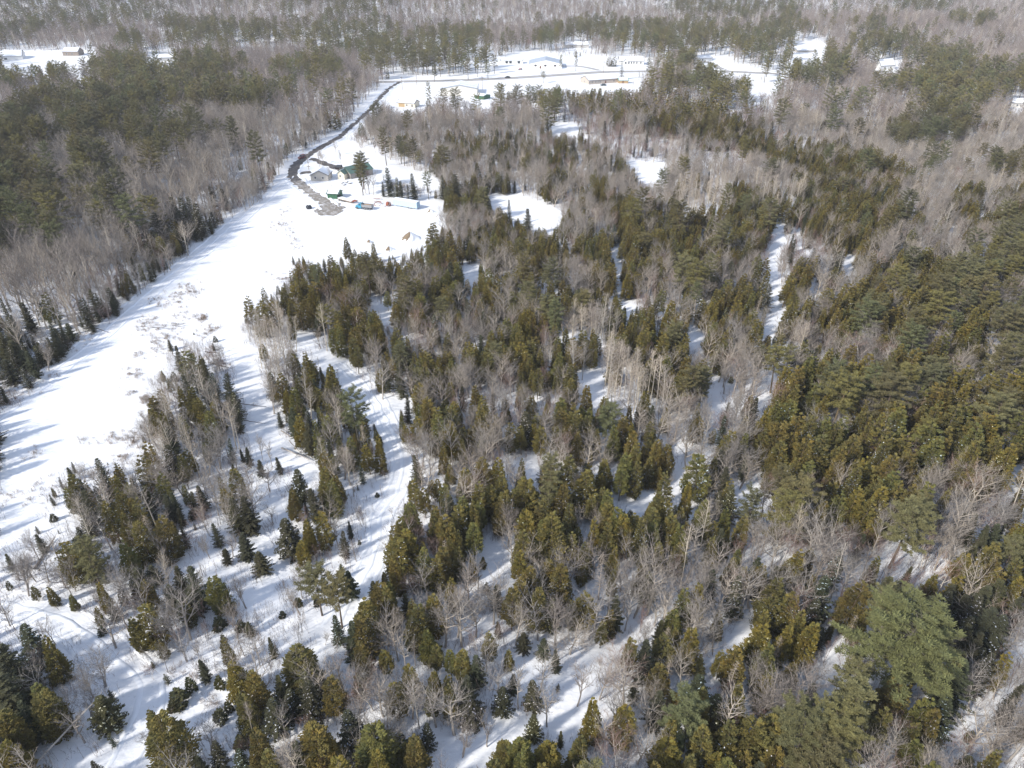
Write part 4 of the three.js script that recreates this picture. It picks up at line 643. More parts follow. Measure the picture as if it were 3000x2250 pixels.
// the rest of the forest, by the character of each stand
{
  const R = rng(9);
  const kindOf = (t, u) => { let a = 0; for (const [k, w] of MIX[t]) { a += w; if (u < a) return k; } return MIX[t][0][0]; };
  for (let z = -22; z > -1520;) {
    const D = -z, step = D < 330 ? 2.15 : D < 480 ? 2.8 : D < 700 ? 3.7 : D < 1000 ? 4.5 : 5.6;
    const halfW = (D * CP + CAM_H * SP) / F * 1500 * 1.0 + (D < 300 ? 30 : 20);
    for (let x = -halfW - (D < 350 ? 25 : 0); x < halfW; x += step) {
      const X = x + (R() - 0.5) * step * 0.95, Z = z + (R() - 0.5) * step * 0.95, u = R(), hh = R(), keep = R(), n1 = vnoise(X / 9 + 3, Z / 9);
      const y = hill(X, Z), [bx, by] = toPixel(X, y, Z);
      if (by < -30 || by > 2700) continue;
      const mid = toPixel(X, y + 7, Z); let t = typeAt(mid[0] + (R() - 0.5) * 26, mid[1] + (R() - 0.5) * 18);
      if (t === 'B' && D < 280 && !inPoly(OLDWOOD, bx, by)) t = 'b';
      const dens = { C: 1.0, c: 0.85, P: D > 620 ? 0.34 : 0.55, p: 0.7, S: 0.8, A: 0.5, R: 0.8, X: 0.33, I: 1.0, b: 1.0, B: D > 600 ? 1.0 : inPoly(OLDWOOD, bx, by) ? 0.5 : 0.74 }[t];
      if (keep > dens * (0.7 + 0.6 * n1) || (n1 < 0.1 && D < 600)) continue;
      const kind = kindOf(t, u), [h0, h1] = HEIGHT[kind];
      let h = h0 + (h1 - h0) * Math.pow(hh, 0.9);
      const old = inPoly(OLDWOOD, bx, by);
      if (kind === 'cedar_tree' && t === 'C' && bx > 2200 && by > 800 && by < 1600) h *= 1.2;
      if (old) h = kind === 'pine_tree' ? 15 + 9 * hh : kind === 'hardwood_tree' || kind === 'aspen_tree' ? 13 + 8 * hh : h * 1.15;
      else if (D > 420) h *= kind === 'pine_tree' ? 1.35 : 1.3;
      if (t === 'X') h *= 0.7;
      let bad = openAt(bx, by);
      for (const f of [0.3, 0.62, 0.95]) { if (bad) break; const p = toPixel(X, y + h * f, Z); if (openAt(p[0], p[1])) bad = true; }
      if (bad && R() < 0.9) { h *= 0.45; bad = openAt(bx, by) || openAt(...toPixel(X, y + h * 0.9, Z)); if (kind === 'pine_tree') bad = true; }
      if (bad) continue;
      if (crowded(X, Z, D > 420 || inPoly(OLDWOOD, bx, by) ? ({ pine_tree: 5 }[kind] ?? 2.6) : ({ cedar_tree: 1.6, pine_tree: 3.2 }[kind] ?? 1.4))) continue;
      if (ROADS.some((r) => r.pts.some((q, i) => { const b = r.pts[i + 1]; if (!b) return false; const ux = b.x - q.x, uz = b.z - q.z, s = Math.min(1, Math.max(0, ((X - q.x) * ux + (Z - q.z) * uz) / (ux * ux + uz * uz))); return Math.hypot(X - q.x - ux * s, Z - q.z - uz * s) < r.half + 2.5; }))) continue;
      plant(kind, X, Z, h, R, old && kind === 'hardwood_tree' ? { v: [2, 0, 2, 5, 2, 4][Math.floor(R() * 6)], wide: 0.62 + 0.25 * R() } : old && kind === 'pine_tree' ? { wide: 0.7 + 0.3 * R() } : {});
    }
    z -= step;
  }
}
console.log('all trees', trees.length);

// ---------------------------------------------------------------- trees become objects: the 300 of a kind that show largest, the rest one mass
const TONES = [[1, 1, 1, ''], [1.12, 1.02, 0.92, 'brown tinged'], [0.82, 0.86, 0.95, 'darker'], [1.12, 1.12, 1.1, 'paler'], [0.93, 1.06, 1.05, 'greener'], [1.2, 1.14, 0.8, 'yellowish'], [0.9, 0.84, 0.84, 'dull']];
const BARE_TONES = [[1, 1, 1], [1.12, 1.1, 1.08], [0.84, 0.84, 0.87], [1.04, 1, 0.95], [0.93, 0.95, 1], [1.2, 1.17, 1.13], [0.9, 0.87, 0.88]];
const tonesOf = (k) => (k === 'cedar_tree' || k === 'spruce_tree' || k === 'pine_tree' || k === 'evergreen_shrub' ? TONES : BARE_TONES);
const PLACES = [   // landmarks a viewer can find, in photo pixels: [x, y, reach, words]
  [880, 1180, 130, 'beside the winding snow track'], [1130, 1420, 120, 'beside the winding snow track'], [1090, 1700, 130, 'beside the lower winding track'], [340, 1250, 180, 'at the snowfield edge'], [330, 860, 200, 'by the snow road'], [560, 640, 190, 'by the snow road'],
  [150, 350, 420, 'beyond the snowfield'], [620, 300, 330, 'beyond the snowfield'], [250, 1850, 220, 'beside the snow trail'], [480, 2050, 180, 'beside the snow trail'], [480, 1480, 220, 'below the snowfield'], [760, 1500, 170, 'in the gully'], [700, 1850, 220, 'in the open snowy hollow'],
  [1100, 640, 200, 'below the snowy yard'], [1170, 540, 110, 'behind the parked dump truck'], [960, 350, 150, 'along the dark driveway'], [1400, 280, 260, 'by the village road'], [1900, 250, 200, 'by the long tan building'], [1540, 600, 160, 'round the small clearing'], [1760, 1030, 150, 'by the aspen clearing'], [1250, 900, 260, 'past the yard'],
  [1500, 1300, 300, 'in the track wood'], [1600, 2050, 260, 'in the open lower clearing'], [1300, 1650, 240, 'in the track cedar stand'], [2270, 850, 130, 'along the narrow snow strip'], [2600, 1200, 480, 'in the evergreen stand'], [2640, 1900, 170, 'round the great pine'], [2300, 1800, 300, 'short of the great pine'], [2800, 2050, 240, 'in the hardwood scrub'],
  [2750, 300, 240, 'in the far pine grove'], [2400, 500, 400, 'in the far mixed wood'], [2050, 1400, 260, 'between track and evergreen stand'], [1850, 500, 300, 'in the birch scrub'],
];
function placeWords(t) {
  let best = 1e9, w = 'deep in the mixed wood';
  const [bx, by] = toPixel(t.x, t.y, t.z);
  for (const [x, y, r, s] of PLACES) { const d = Math.hypot(bx - x, (by - y) * 1.3) / r; if (d < best && d < 1.6) { best = d; w = s; } }
  return w;
}
const ARTICLE = { cedar_tree: 'a cedar', spruce_tree: 'a spruce', pine_tree: 'a pine', hardwood_tree: 'a hardwood', aspen_tree: 'an aspen', birch_tree: 'a white birch', birch_sapling: 'reddish saplings', dead_tree: 'a dead conifer', evergreen_shrub: 'a low evergreen' };
function beside(t) {      // the nearest tree of another kind, if one stands close
  const i = Math.floor(t.x / 6), j = Math.floor(t.z / 6);
  let best = 5, w = '';
  for (let a = -1; a <= 1; a++) for (let b = -1; b <= 1; b++) for (const o of cells.get((i + a) + ',' + (j + b)) || []) { if (o.kind === t.kind) continue; const d = Math.hypot(o.x - t.x, o.z - t.z); if (d < best) { best = d; w = (d < 2.2 ? 'touching ' : 'near ') + (o.h > 10 && o.kind !== 'birch_sapling' ? ARTICLE[o.kind].replace(/^an? /, 'a tall ') : ARTICLE[o.kind]); } }
  return w;
}
const sizeWord = (t) => { const [a, b] = HEIGHT[t.kind]; const f = (t.h - a) / (b - a); return f < 0.25 ? 'small' : f < 0.62 ? 'middling' : f < 0.9 ? 'tall' : 'very tall'; };
const toneMats = {};
for (const k in SPECIES) toneMats[k] = tonesOf(k).map((c) => new THREE.MeshStandardMaterial({ vertexColors: true, color: new THREE.Color().setRGB(c[0], c[1], c[2]), roughness: 0.9, side: THREE.DoubleSide }));
const massMat = new THREE.MeshStandardMaterial({ vertexColors: true, roughness: 0.9, side: THREE.DoubleSide });
const NOUN = { cedar_tree: ['tree', 'cedars of the wood'], spruce_tree: ['tree', 'spruces of the wood'], pine_tree: ['tree', 'white pines of the wood'], hardwood_tree: ['tree', 'leafless hardwoods of the wood'], aspen_tree: ['tree', 'pale aspens of the wood'], birch_tree: ['tree', 'white birches of the wood'], birch_sapling: ['sapling', 'birch saplings of the wood'], dead_tree: ['dead tree', 'dead conifers of the wood'], evergreen_shrub: ['shrub', 'low evergreens on the snow'] };
const dummy = new THREE.Object3D(), col = new THREE.Color();
for (const kind in SPECIES) {
  const S = SPECIES[kind], all = trees.filter((t) => t.kind === kind);
  const inView = (t) => t.px > 15 && t.px < 2985 && t.py > 10 && t.py < 2235;
  const order = all.filter(inView).sort((a, b) => (b.h / b.d) * (b.first ? 1.4 : 1) - (a.h / a.d) * (a.first ? 1.4 : 1));
  const chosen = new Set(order.slice(0, 300)), proto = [];
  const seen = new Map();
  for (const t of order.slice(0, 300)) {
    const v = S.variants[t.v], key = t.v;
    let o = proto[key];
    if (!o) {
      o = new THREE.Group();
      S.parts.forEach((n, i) => part(n, v.g[i], toneMats[kind][0], o));
      proto[key] = o;
    }
    const c = o.clone();
    c.name = numbered(kind);
    c.children.forEach((m) => { m.material = toneMats[kind][t.tone]; });
    const s = t.h / S.top;
    c.position.set(t.x, t.y, t.z);
    c.scale.set(s * t.wide, s, s * t.wide);
    c.rotation.set(t.lean[0], t.turn, t.lean[1], 'XZY');
    const tone = TONES[t.tone][3];
    const said = [sizeWord(t), kind.endsWith('cedar_tree') || kind === 'pine_tree' || kind === 'spruce_tree' ? tone : '', v.look, placeWords(t)].filter(Boolean);
    const by = beside(t);
    if (by && said.join(' ').split(' ').length <= 11) said.push(by);
    if (said.join(' ').split(' ').length > 16) said.shift();
    if (said.join(' ').split(' ').length > 16) said.shift();
    c.userData = { label: said.join(' '), category: NOUN[kind][0], group: NOUN[kind][1] };
    scene.add(c);
  }
  const rest = all.filter((t) => !chosen.has(t));
  if (rest.length > 0) {
    const mass = new THREE.Group();
    mass.name = 'rest_of_' + kind + 's';
    mass.userData = { kind: 'stuff', label: 'mass of further ' + NOUN[kind][1], category: 'forest' };
    S.variants.forEach((v, i) => {
     for (const far of [false, true]) {
      const mine = rest.filter((t) => t.v === i && (t.d > 430) === far);
      if (!mine.length) continue;
      const g = far && S.far ? S.far[i % S.far.length] : v.g;
      const im = new THREE.InstancedMesh(mergeGeometries(g), massMat, mine.length);
      im.name = kind + '_mass';
      im.userData = { kind: 'stuff' };
      im.castShadow = im.receiveShadow = true;
      mine.forEach((t, j) => {
        const s = t.h / S.top;
        dummy.position.set(t.x, t.y, t.z); dummy.rotation.set(t.lean[0], t.turn, t.lean[1], 'XZY'); dummy.scale.set(s * t.wide, s, s * t.wide); dummy.updateMatrix();
        im.setMatrixAt(j, dummy.matrix);
        const c = tonesOf(kind)[t.tone];
        im.setColorAt(j, col.setRGB(c[0], c[1], c[2]));
      });
      mass.add(im);
     }
    });
    scene.add(mass);
  }
  console.log(kind, all.length, order.length);
}

// ---------------------------------------------------------------- undergrowth and grass on the snow
function scatter(name, label, geos, spots, category, material = massMat) {
  const g = new THREE.Group();
  g.name = name;
  g.userData = { kind: 'stuff', label, category };
  geos.forEach((geo, i) => {
    const mine = spots.filter((_, k) => k % geos.length === i);
    const im = new THREE.InstancedMesh(geo, material, mine.length);
    im.name = name + '_tufts';
    im.userData = { kind: 'stuff' };
    mine.forEach(([x, z, s, a, c], j) => { dummy.position.set(x, land(x, z), z); dummy.rotation.set(0, a, 0, 'XZY'); dummy.scale.set(s * 1.1, s, s * 1.1); dummy.updateMatrix(); im.setMatrixAt(j, dummy.matrix); im.setColorAt(j, col.setRGB(c, c * 0.97, c * 0.94)); });
    g.add(im);
  });
  scene.add(g);
}
{
  const R = rng(303), spots = [], twiggy = [[0.17, 0.135, 0.115], [0.15, 0.105, 0.088], [0.21, 0.18, 0.155]];
  for (let z = -24; z > -520;) {
    const D = -z, step = D < 260 ? 2.15 : 3.0, halfW = (D * CP + CAM_H * SP) / F * 1500 + 12;
    for (let x = -halfW; x < halfW; x += step) {
      const X = x + (R() - 0.5) * step, Z = z + (R() - 0.5) * step, k = R(), n = vnoise(X / 13 + 31, Z / 13 + 5), s = 0.7 + 0.9 * R(), a = R() * 6.28, c = 0.75 + 0.5 * R();
      const p = toPixel(X, 0, Z);
      if (p[1] > 2500 || k > 0.22 + 0.9 * n || (inPoly(OLDWOOD, p[0], p[1]) && k > 0.2)) continue;
      if (openAt(p[0], p[1]) || openAt(...toPixel(X, 2 * s, Z))) continue;
      if (ROADS.some((r) => r.pts.some((q) => Math.hypot(X - q.x, Z - q.z) < r.half + 6))) continue;
      spots.push([X, Z, s, a, c]);
    }
    z -= step;
  }
  scatter('undergrowth', 'leafless twiggy undergrowth on the snow between the trees', [brush(401, twiggy[0], 13, 2.4), brush(402, twiggy[1], 15, 2.0), brush(403, twiggy[2], 11, 3.2), brush(404, twiggy[1], 12, 1.4)], spots, 'undergrowth');
  console.log('undergrowth', spots.length);
  // dry grass and weeds that poke out of the field
  const tufts = [], T = L4, R2 = rng(304);
  const patches = [[1230, 220, 60, 60], [1150, 270, 60, 40], [1040, 310, 50, 35], [1200, 380, 60, 20], [960, 430, 60, 30], [1150, 455, 50, 25], [1370, 480, 60, 45], [1300, 400, 30, 40], [900, 640, 40, 12], [880, 770, 60, 30], [850, 890, 50, 12], [740, 1180, 50, 25], [860, 1190, 60, 40], [800, 1310, 50, 25], [230, 1290, 50, 12], [570, 1190, 40, 8], [940, 930, 40, 40], [1000, 1000, 40, 30], [950, 470, 80, 40], [1080, 520, 70, 30], [1000, 560, 60, 25], [1050, 620, 50, 20], [1330, 640, 70, 20], [1440, 700, 50, 25], [120, 880, 90, 40], [30, 930, 60, 30], [280, 740, 70, 25], [420, 610, 80, 25], [560, 520, 70, 20], [200, 830, 80, 25], [760, 330, 50, 15], [1840, 150, 40, 20], [1800, 120, 50, 10], [100, 1560, 120, 20], [250, 1500, 100, 20]];
  for (const [zx, zy, r, n] of patches) for (let i = 0; i < n; i++) {
    const q = T([zx + (R2() + R2() + R2() - 1.5) * r * 1.3, zy + (R2() + R2() + R2() - 1.5) * r * 0.8]), g = ground(q[0], q[1]);
    tufts.push([g.x, g.z, 0.35 + 0.55 * R2(), R2() * 6.28, 0.7 + 0.6 * R2()]);
  }
  for (const [px, py, r, n] of [[840, 660, 30, 20], [815, 650, 40, 16], [850, 690, 30, 14], [830, 620, 30, 12], [870, 715, 30, 14], [660, 1480, 60, 30], [100, 1700, 90, 30], [560, 1980, 80, 30], [620, 2060, 70, 24]]) for (let i = 0; i < n; i++) {
    const g = ground(px + (R2() + R2() - 1) * r, py + (R2() + R2() - 1) * r * 0.7);
    tufts.push([g.x, g.z, 0.35 + 0.5 * R2(), R2() * 6.28, 0.7 + 0.6 * R2()]);
  }
  scatter('dry_grass', 'brown grass and weed stalks poking out of the snowfield', [brush(411, [0.26, 0.19, 0.14], 12, 1.0), brush(412, [0.20, 0.16, 0.13], 14, 0.7), brush(413, [0.30, 0.22, 0.15], 9, 1.3)], tufts, 'grass');
}

// tyre ridges of the ploughed snow road and of the near trail
{
  const field = [[846, 512], [800, 556], [720, 628], [630, 705], [540, 778], [450, 850], [350, 932], [260, 1010], [150, 1092], [40, 1170], [-60, 1240]].map(([x, y]) => ground(x, y));
  const trail = [[-40, 1755], [60, 1778], [180, 1820], [280, 1880], [370, 1960], [420, 2010]].map(([x, y]) => ground(x, y));
  const trail2 = [[440, 2000], [430, 2080], [390, 2170], [340, 2260]].map(([x, y]) => ground(x, y));
  const track = [[1000, 1060], [1080, 1130], [1140, 1240], [1180, 1330], [1170, 1430], [1120, 1510], [1110, 1600], [1050, 1730], [980, 1850]].map(([x, y]) => ground(x, y));
  let n = 0;
  for (const [p, offs, h] of [[field, [-3.2, 0.4, 3.6], 0.2], [trail, [-3, 0, 3.2], 0.2], [trail2, [-2, 1.5], 0.16], [track, [-1.8, 0.2, 2.2], 0.1]]) for (const o of offs) structure('snow_ridge', bank(p, o, h, 0.7, 500 + n++), plainSnow);
}

// ---------------------------------------------------------------- buildings
const white = mat(0.80, 0.80, 0.78, 0.7), trimMat = mat(0.78, 0.78, 0.77, 0.6), glass = mat(0.04, 0.05, 0.065, 0.12), doorBrown = mat(0.16, 0.07, 0.05, 0.6), grey = mat(0.45, 0.43, 0.40), tan = mat(0.47, 0.41, 0.36), cream = mat(0.68, 0.62, 0.50), greenRoof = mat(0.085, 0.15, 0.125, 0.5), greenWall = mat(0.035, 0.12, 0.065, 0.6), metalRoof = mat(0.36, 0.40, 0.46, 0.45), blueRoof = mat(0.42, 0.48, 0.56, 0.45), brick = mat(0.36, 0.19, 0.13), darkRoof = mat(0.12, 0.13, 0.15), stone = mat(0.30, 0.28, 0.26), rubber = mat(0.025, 0.025, 0.027, 0.9), steel = mat(0.35, 0.36, 0.38, 0.45, { metalness: 0.3 }), rust = mat(0.24, 0.075, 0.045, 0.8), wood = mat(0.20, 0.14, 0.09, 0.85), plank = mat(0.42, 0.30, 0.17, 0.8);
const box = (w, h, d, x = 0, y = 0, z = 0) => new THREE.BoxGeometry(w, h, d).translate(x, y, z);
function frame(a, b) { const A = ground(...a), B = ground(...b); return { A, len: Math.hypot(B.x - A.x, B.z - A.z), turn: Math.atan2(-(B.z - A.z), B.x - A.x) }; }
function slab(len, run, rise, thick, over) {      // a roof slope: rises along +z by `rise` over `run`, `len` along x
  const L = Math.hypot(run, rise) + over, g = new THREE.BoxGeometry(len, thick, L);
  g.translate(0, thick / 2, L / 2 - over);
  g.rotateX(-Math.atan2(rise, run));
  return g;
}
function building(o) {
  const f = o.frame ?? frame(o.a, o.b), w = o.w ?? f.len, d = o.depth, h = o.h, r = o.rise;
  const t = thing(o.name, o.label, o.cat ?? 'house', o.group, [f.A.x, land(f.A.x, f.A.z) - 0.05, f.A.z], f.turn + (o.spin ?? 0));
  const s = new THREE.Shape(), span = o.gable === 'front' ? w : d, long = o.gable === 'front' ? d : w;
  s.moveTo(0, 0); s.lineTo(span, 0); s.lineTo(span, h); s.lineTo(span / 2, h + r); s.lineTo(0, h); s.closePath();
  const body = new THREE.ExtrudeGeometry(s, { depth: long, bevelEnabled: false });
  if (o.gable === 'front') body.translate(0, 0, -d); else { body.rotateY(Math.PI / 2); }
  part('wall', body, o.wall, t);
  const over = 0.4, roofG = new THREE.Group();
  for (const side of [0, 1]) {
    const mk = (th, inset, lift) => {
      const g = slab(long + (inset ? -inset : 2 * over), span / 2, r, th, over - Math.min(inset, 0.8) / 2);
      g.translate(0, lift, -span / 2);
      if (side) g.rotateY(Math.PI);
      if (o.gable === 'front') { g.rotateY(Math.PI / 2); g.translate(w / 2, h, -d / 2); } else g.translate(w / 2, h, -d / 2);
      return g;
    };
    const rp = part('roof', mk(0.14, 0, 0.02), o.roof, t);
    const sn = o.snow?.[side] ?? 1;
    if (sn === 'stripes') for (const u of [-0.42, -0.28, -0.12, 0.02, 0.2, 0.34]) part('roof_snow', mk(0.18, long * 0.92, 0.17).translate(0, 0, long * u), plainSnow, rp);
    else if (sn) part('roof_snow', mk(0.22, sn < 1 ? long * 0.3 : 0.25, 0.17), plainSnow, rp);
  }
  for (const [u, y, ww, hh, face] of o.windows ?? []) {
    const wdw = new THREE.Group();
    const side = face === 'side', back = face === 'left';
    const fr = part('window', box(side || back ? 0.1 : ww + 0.2, hh + 0.2, side || back ? ww + 0.2 : 0.1), o.trim ?? trimMat, t, side ? [w + 0.05, y, -d * u] : back ? [-0.05, y, -d * u] : [w * u, y, 0.05]);
    part('pane', box(side || back ? 0.06 : ww, hh, side || back ? ww : 0.06), glass, fr, side ? [0.05, 0, 0] : back ? [-0.05, 0, 0] : [0, 0, 0.05]);
  }
  for (const [u, ww, hh, m] of o.doors ?? []) part('door', box(ww, hh, 0.1), m ?? doorBrown, t, [w * u, hh / 2 + 0.1, 0.06]);
  for (const [x, z] of o.chimneys ?? []) part('chimney', box(0.7, 1.8, 0.7), brick, t, [w * x, h + r + 0.2, -d * z]);
  return t;
}
const zy = (x, y) => [860 + x / 5.53, 440 + y / 5.53], zv = (x, y) => [1560 + x / 5.53, 140 + y / 5.53], zw = (x, y) => [1100 + x / 4.424, 100 + y / 4.424], z3 = (x, y) => [2000 + x / 2.212, y / 2.212], z1 = (x, y) => [x / 2.212, y / 2.212];
// the yard
building({ name: 'garage', label: 'pale grey gabled garage with snowy roof beside the dark driveway', cat: 'garage', a: zy(283, 498), b: zy(567, 500), depth: 8, h: 2.7, rise: 2.0, gable: 'front', wall: grey, roof: darkRoof, windows: [[0.27, 1.6, 0.8, 0.9], [0.70, 1.6, 0.8, 0.9]] });
building({ name: 'house', label: 'low house with dark green metal roof behind the yard pine', a: zy(930, 470), b: zy(1290, 392), depth: 9, h: 2.8, rise: 2.2, gable: 'side', wall: stone, roof: greenRoof, snow: [0, 0], windows: [[0.3, 1.6, 1.2, 1.1], [0.6, 1.6, 1.2, 1.1], [0.4, 1.6, 1, 1, 'side']], doors: [[0.75, 1, 2.1]], chimneys: [[0.72, 0.5]] });
building({ name: 'cottage', label: 'cream gabled cottage with a green roof panel joined to the low house', a: zy(722, 470), b: zy(830, 482), depth: 6.5, h: 2.9, rise: 1.4, gable: 'front', wall: cream, roof: greenRoof, snow: [1, 0], windows: [[0.4, 1.7, 0.7, 0.8], [0.6, 1.6, 0.9, 1, 'side']] });
building({ name: 'shed', label: 'small dark green shed with a thick snow roof in the yard', cat: 'shed', a: zy(735, 792), b: zy(838, 742), depth: 5.2, h: 2.3, rise: 1.0, gable: 'front', wall: greenWall, roof: greenRoof, spin: 0.25, doors: [[0.22, 1.0, 1.9, rubber]], windows: [] });
// the village
building({ name: 'store_building', label: 'large white store with grey blue metal roof across the village road', cat: 'building', a: zw(1990, 445), b: zw(2410, 455), depth: 26, h: 4.2, rise: 3.2, gable: 'front', wall: white, roof: blueRoof, snow: [0, 0], spin: 0.1, windows: [[0.2, 2.6, 2.0, 1.4], [0.5, 2.6, 2.0, 1.4], [0.8, 2.6, 2.0, 1.4]], trim: brick, doors: [[0.35, 1.4, 2.2]] });
building({ name: 'store_annex', label: 'low grey annex beside the white store', cat: 'building', a: zv(245, 290), b: zv(375, 292), depth: 9, h: 3, rise: 1.6, gable: 'side', wall: mat(0.52, 0.55, 0.58), roof: blueRoof, snow: [0, 0], windows: [[0.35, 1.6, 1.2, 1.2], [0.65, 1.6, 1.2, 1.2]] });
building({ name: 'garage', label: 'long low white garage row left open beside the white store', cat: 'garage', a: zw(1620, 385), b: zw(1910, 385), depth: 8, h: 2.8, rise: 1.2, gable: 'side', wall: white, roof: darkRoof, windows: [[0.28, 1.4, 2.4, 2.0], [0.45, 1.4, 2.4, 2.0], [0.82, 1.4, 2.4, 2.0]] });
building({ name: 'house', label: 'white house with two gables and a row of windows past the village road', a: zv(1400, 275), b: zv(1800, 275), depth: 10, h: 3.2, rise: 3.4, gable: 'side', wall: white, roof: darkRoof, windows: [[0.18, 1.8, 1.1, 1.7], [0.4, 1.8, 1.1, 1.7], [0.5, 1.8, 1.1, 1.7], [0.6, 1.8, 1.1, 1.7], [0.72, 1.8, 1.1, 1.7], [0.88, 1.8, 1.1, 1.7]] });
building({ name: 'dormer_wing', label: 'gabled front wing of the white village house', cat: 'house', a: zv(1470, 277), b: zv(1545, 277), depth: 3, h: 3.3, rise: 2.2, gable: 'front', wall: white, roof: metalRoof, snow: [0, 0], windows: [[0.5, 1.8, 1.6, 1.6]] });
building({ name: 'long_building', label: 'long tan low building under a broad snow roof by the village road', cat: 'building', a: zv(910, 598), b: zv(1385, 562), depth: 14, h: 3.2, rise: 2.6, gable: 'side', wall: tan, roof: darkRoof, windows: [[0.03, 1.7, 0.8, 1], [0.11, 1.7, 0.8, 1], [0.23, 1.7, 0.8, 1], [0.31, 1.7, 0.8, 1], [0.38, 1.7, 0.8, 1], [0.85, 1.7, 0.8, 1.2], [0.5, 1.7, 1, 1, 'left']], doors: [[0.57, 1.1, 2.1]] });
building({ name: 'shed', label: 'wooden shed with teal roof at the end of the long tan building', cat: 'shed', a: zv(1395, 578), b: zv(1550, 578), depth: 6, h: 2.4, rise: 1.6, gable: 'side', wall: plank, roof: mat(0.08, 0.30, 0.27, 0.5), snow: [0, 1], doors: [[0.45, 1, 1.9]] });
building({ name: 'workshop', label: 'large white metal workshop with grey roof striped by sliding snow', cat: 'building', a: zw(850, 800), b: zw(1320, 800), depth: 24, h: 5, rise: 2.4, gable: 'front', wall: mat(0.70, 0.68, 0.62), roof: metalRoof, snow: [0.6, 'stripes'], windows: [], doors: [[0.62, 3.6, 3.6, trimMat], [0.85, 3.6, 3.6, trimMat]] });
building({ name: 'lean_to', label: 'green lean to shed against the white workshop', cat: 'shed', a: zw(1290, 835), b: zw(1405, 850), depth: 8, h: 2.4, rise: 0.8, gable: 'side', wall: greenWall, roof: greenRoof, snow: [0, 1] });
building({ name: 'cabin', label: 'small wooden cabin with yellow plank wall by the driveway mouth', cat: 'house', a: zw(285, 940), b: zw(510, 955), depth: 8, h: 2.8, rise: 1.8, gable: 'side', wall: cream, roof: darkRoof, windows: [[0.55, 1.5, 1, 1], [0.85, 1.3, 0.9, 1.6]], doors: [[0.25, 4.4, 2.4, plank]] });
building({ name: 'house', label: 'grey brown house with a snowy roof on the far field', a: z1(410, 362), b: z1(512, 362), depth: 11, h: 4, rise: 3, gable: 'side', wall: mat(0.26, 0.22, 0.19), roof: darkRoof, windows: [[0.25, 2, 1.2, 1.2], [0.6, 2, 1.2, 1.2]] });
building({ name: 'barn', label: 'wide pale barn under unbroken snow on the far field', cat: 'barn', a: z1(-20, 395), b: z1(150, 385), depth: 22, h: 3.6, rise: 4, gable: 'side', wall: white, roof: darkRoof, windows: [[0.35, 1.6, 2.4, 1.6]] });
building({ name: 'house', label: 'grey house half hidden by pines beside the far field', a: z1(1010, 400), b: z1(1130, 395), depth: 9, h: 3.4, rise: 2.4, gable: 'side', wall: mat(0.50, 0.50, 0.50), roof: darkRoof, windows: [[0.3, 1.8, 1.2, 1.2], [0.7, 1.8, 1.2, 1.2]] });
building({ name: 'house', label: 'white steep roofed house alone among the far leafless trees', a: z3(1278, 455), b: z3(1372, 448), depth: 9, h: 3.6, rise: 5, gable: 'side', wall: white, roof: darkRoof, windows: [[0.3, 1.8, 1.2, 1.4], [0.7, 1.8, 1.2, 1.4]] });
building({ name: 'house', label: 'pale house with snow roof at the wood edge by the pine grove', a: z3(2125, 690), b: z3(2260, 700), depth: 10, h: 3, rise: 2.2, gable: 'side', wall: mat(0.55, 0.54, 0.52), roof: darkRoof, windows: [[0.3, 1.6, 1.2, 1.1]] });
building({ name: 'shed', label: 'long low snow covered shed in the bright far clearing', cat: 'shed', a: z3(740, 340), b: z3(860, 338), depth: 7, h: 1.8, rise: 1.2, gable: 'side', wall: mat(0.4, 0.38, 0.36), roof: darkRoof });
building({ name: 'house', label: 'low house under snow beside the curved far road', a: z3(85, 400), b: z3(190, 392), depth: 9, h: 2.6, rise: 2, gable: 'side', wall: white, roof: darkRoof, windows: [[0.4, 1.4, 1.2, 1]] });
building({ name: 'house', label: 'white house behind pines past the white store', a: zw(2800, 170), b: zw(2960, 172), frame: frame([1655, 141], [1725, 140]), depth: 10, h: 3, rise: 2.6, gable: 'side', wall: mat(0.6, 0.58, 0.55), roof: darkRoof, windows: [[0.3, 1.6, 1.2, 1.2], [0.7, 1.6, 1.2, 1.2]] });

// ---------------------------------------------------------------- vehicles and yard things
const tyreG = new THREE.TorusGeometry(0.36, 0.14, 8, 16), rimG = new THREE.CylinderGeometry(0.26, 0.26, 0.2, 12).rotateX(Math.PI / 2);
function wheel(parent, x, y, z, s = 1) { const w = new THREE.Group(); w.name = 'wheel'; w.position.set(x, y, z); w.scale.setScalar(s); parent.add(w); part('tyre', tyreG, rubber, w); part('rim', rimG, steel, w); }
const profile = (pts, depth, bevel = 0.06) => { const s = new THREE.Shape(pts.map((p) => new THREE.Vector2(...p))); return new THREE.ExtrudeGeometry(s, { depth: depth - 2 * bevel, bevelEnabled: true, bevelSize: bevel, bevelThickness: bevel, bevelSegments: 2 }).translate(0, 0, -depth / 2 + bevel); };
function onGround(a, b, len) { const f = frame(a, b), k = len ?? f.len; return { x: f.A.x, z: f.A.z, turn: f.turn, len: k }; }
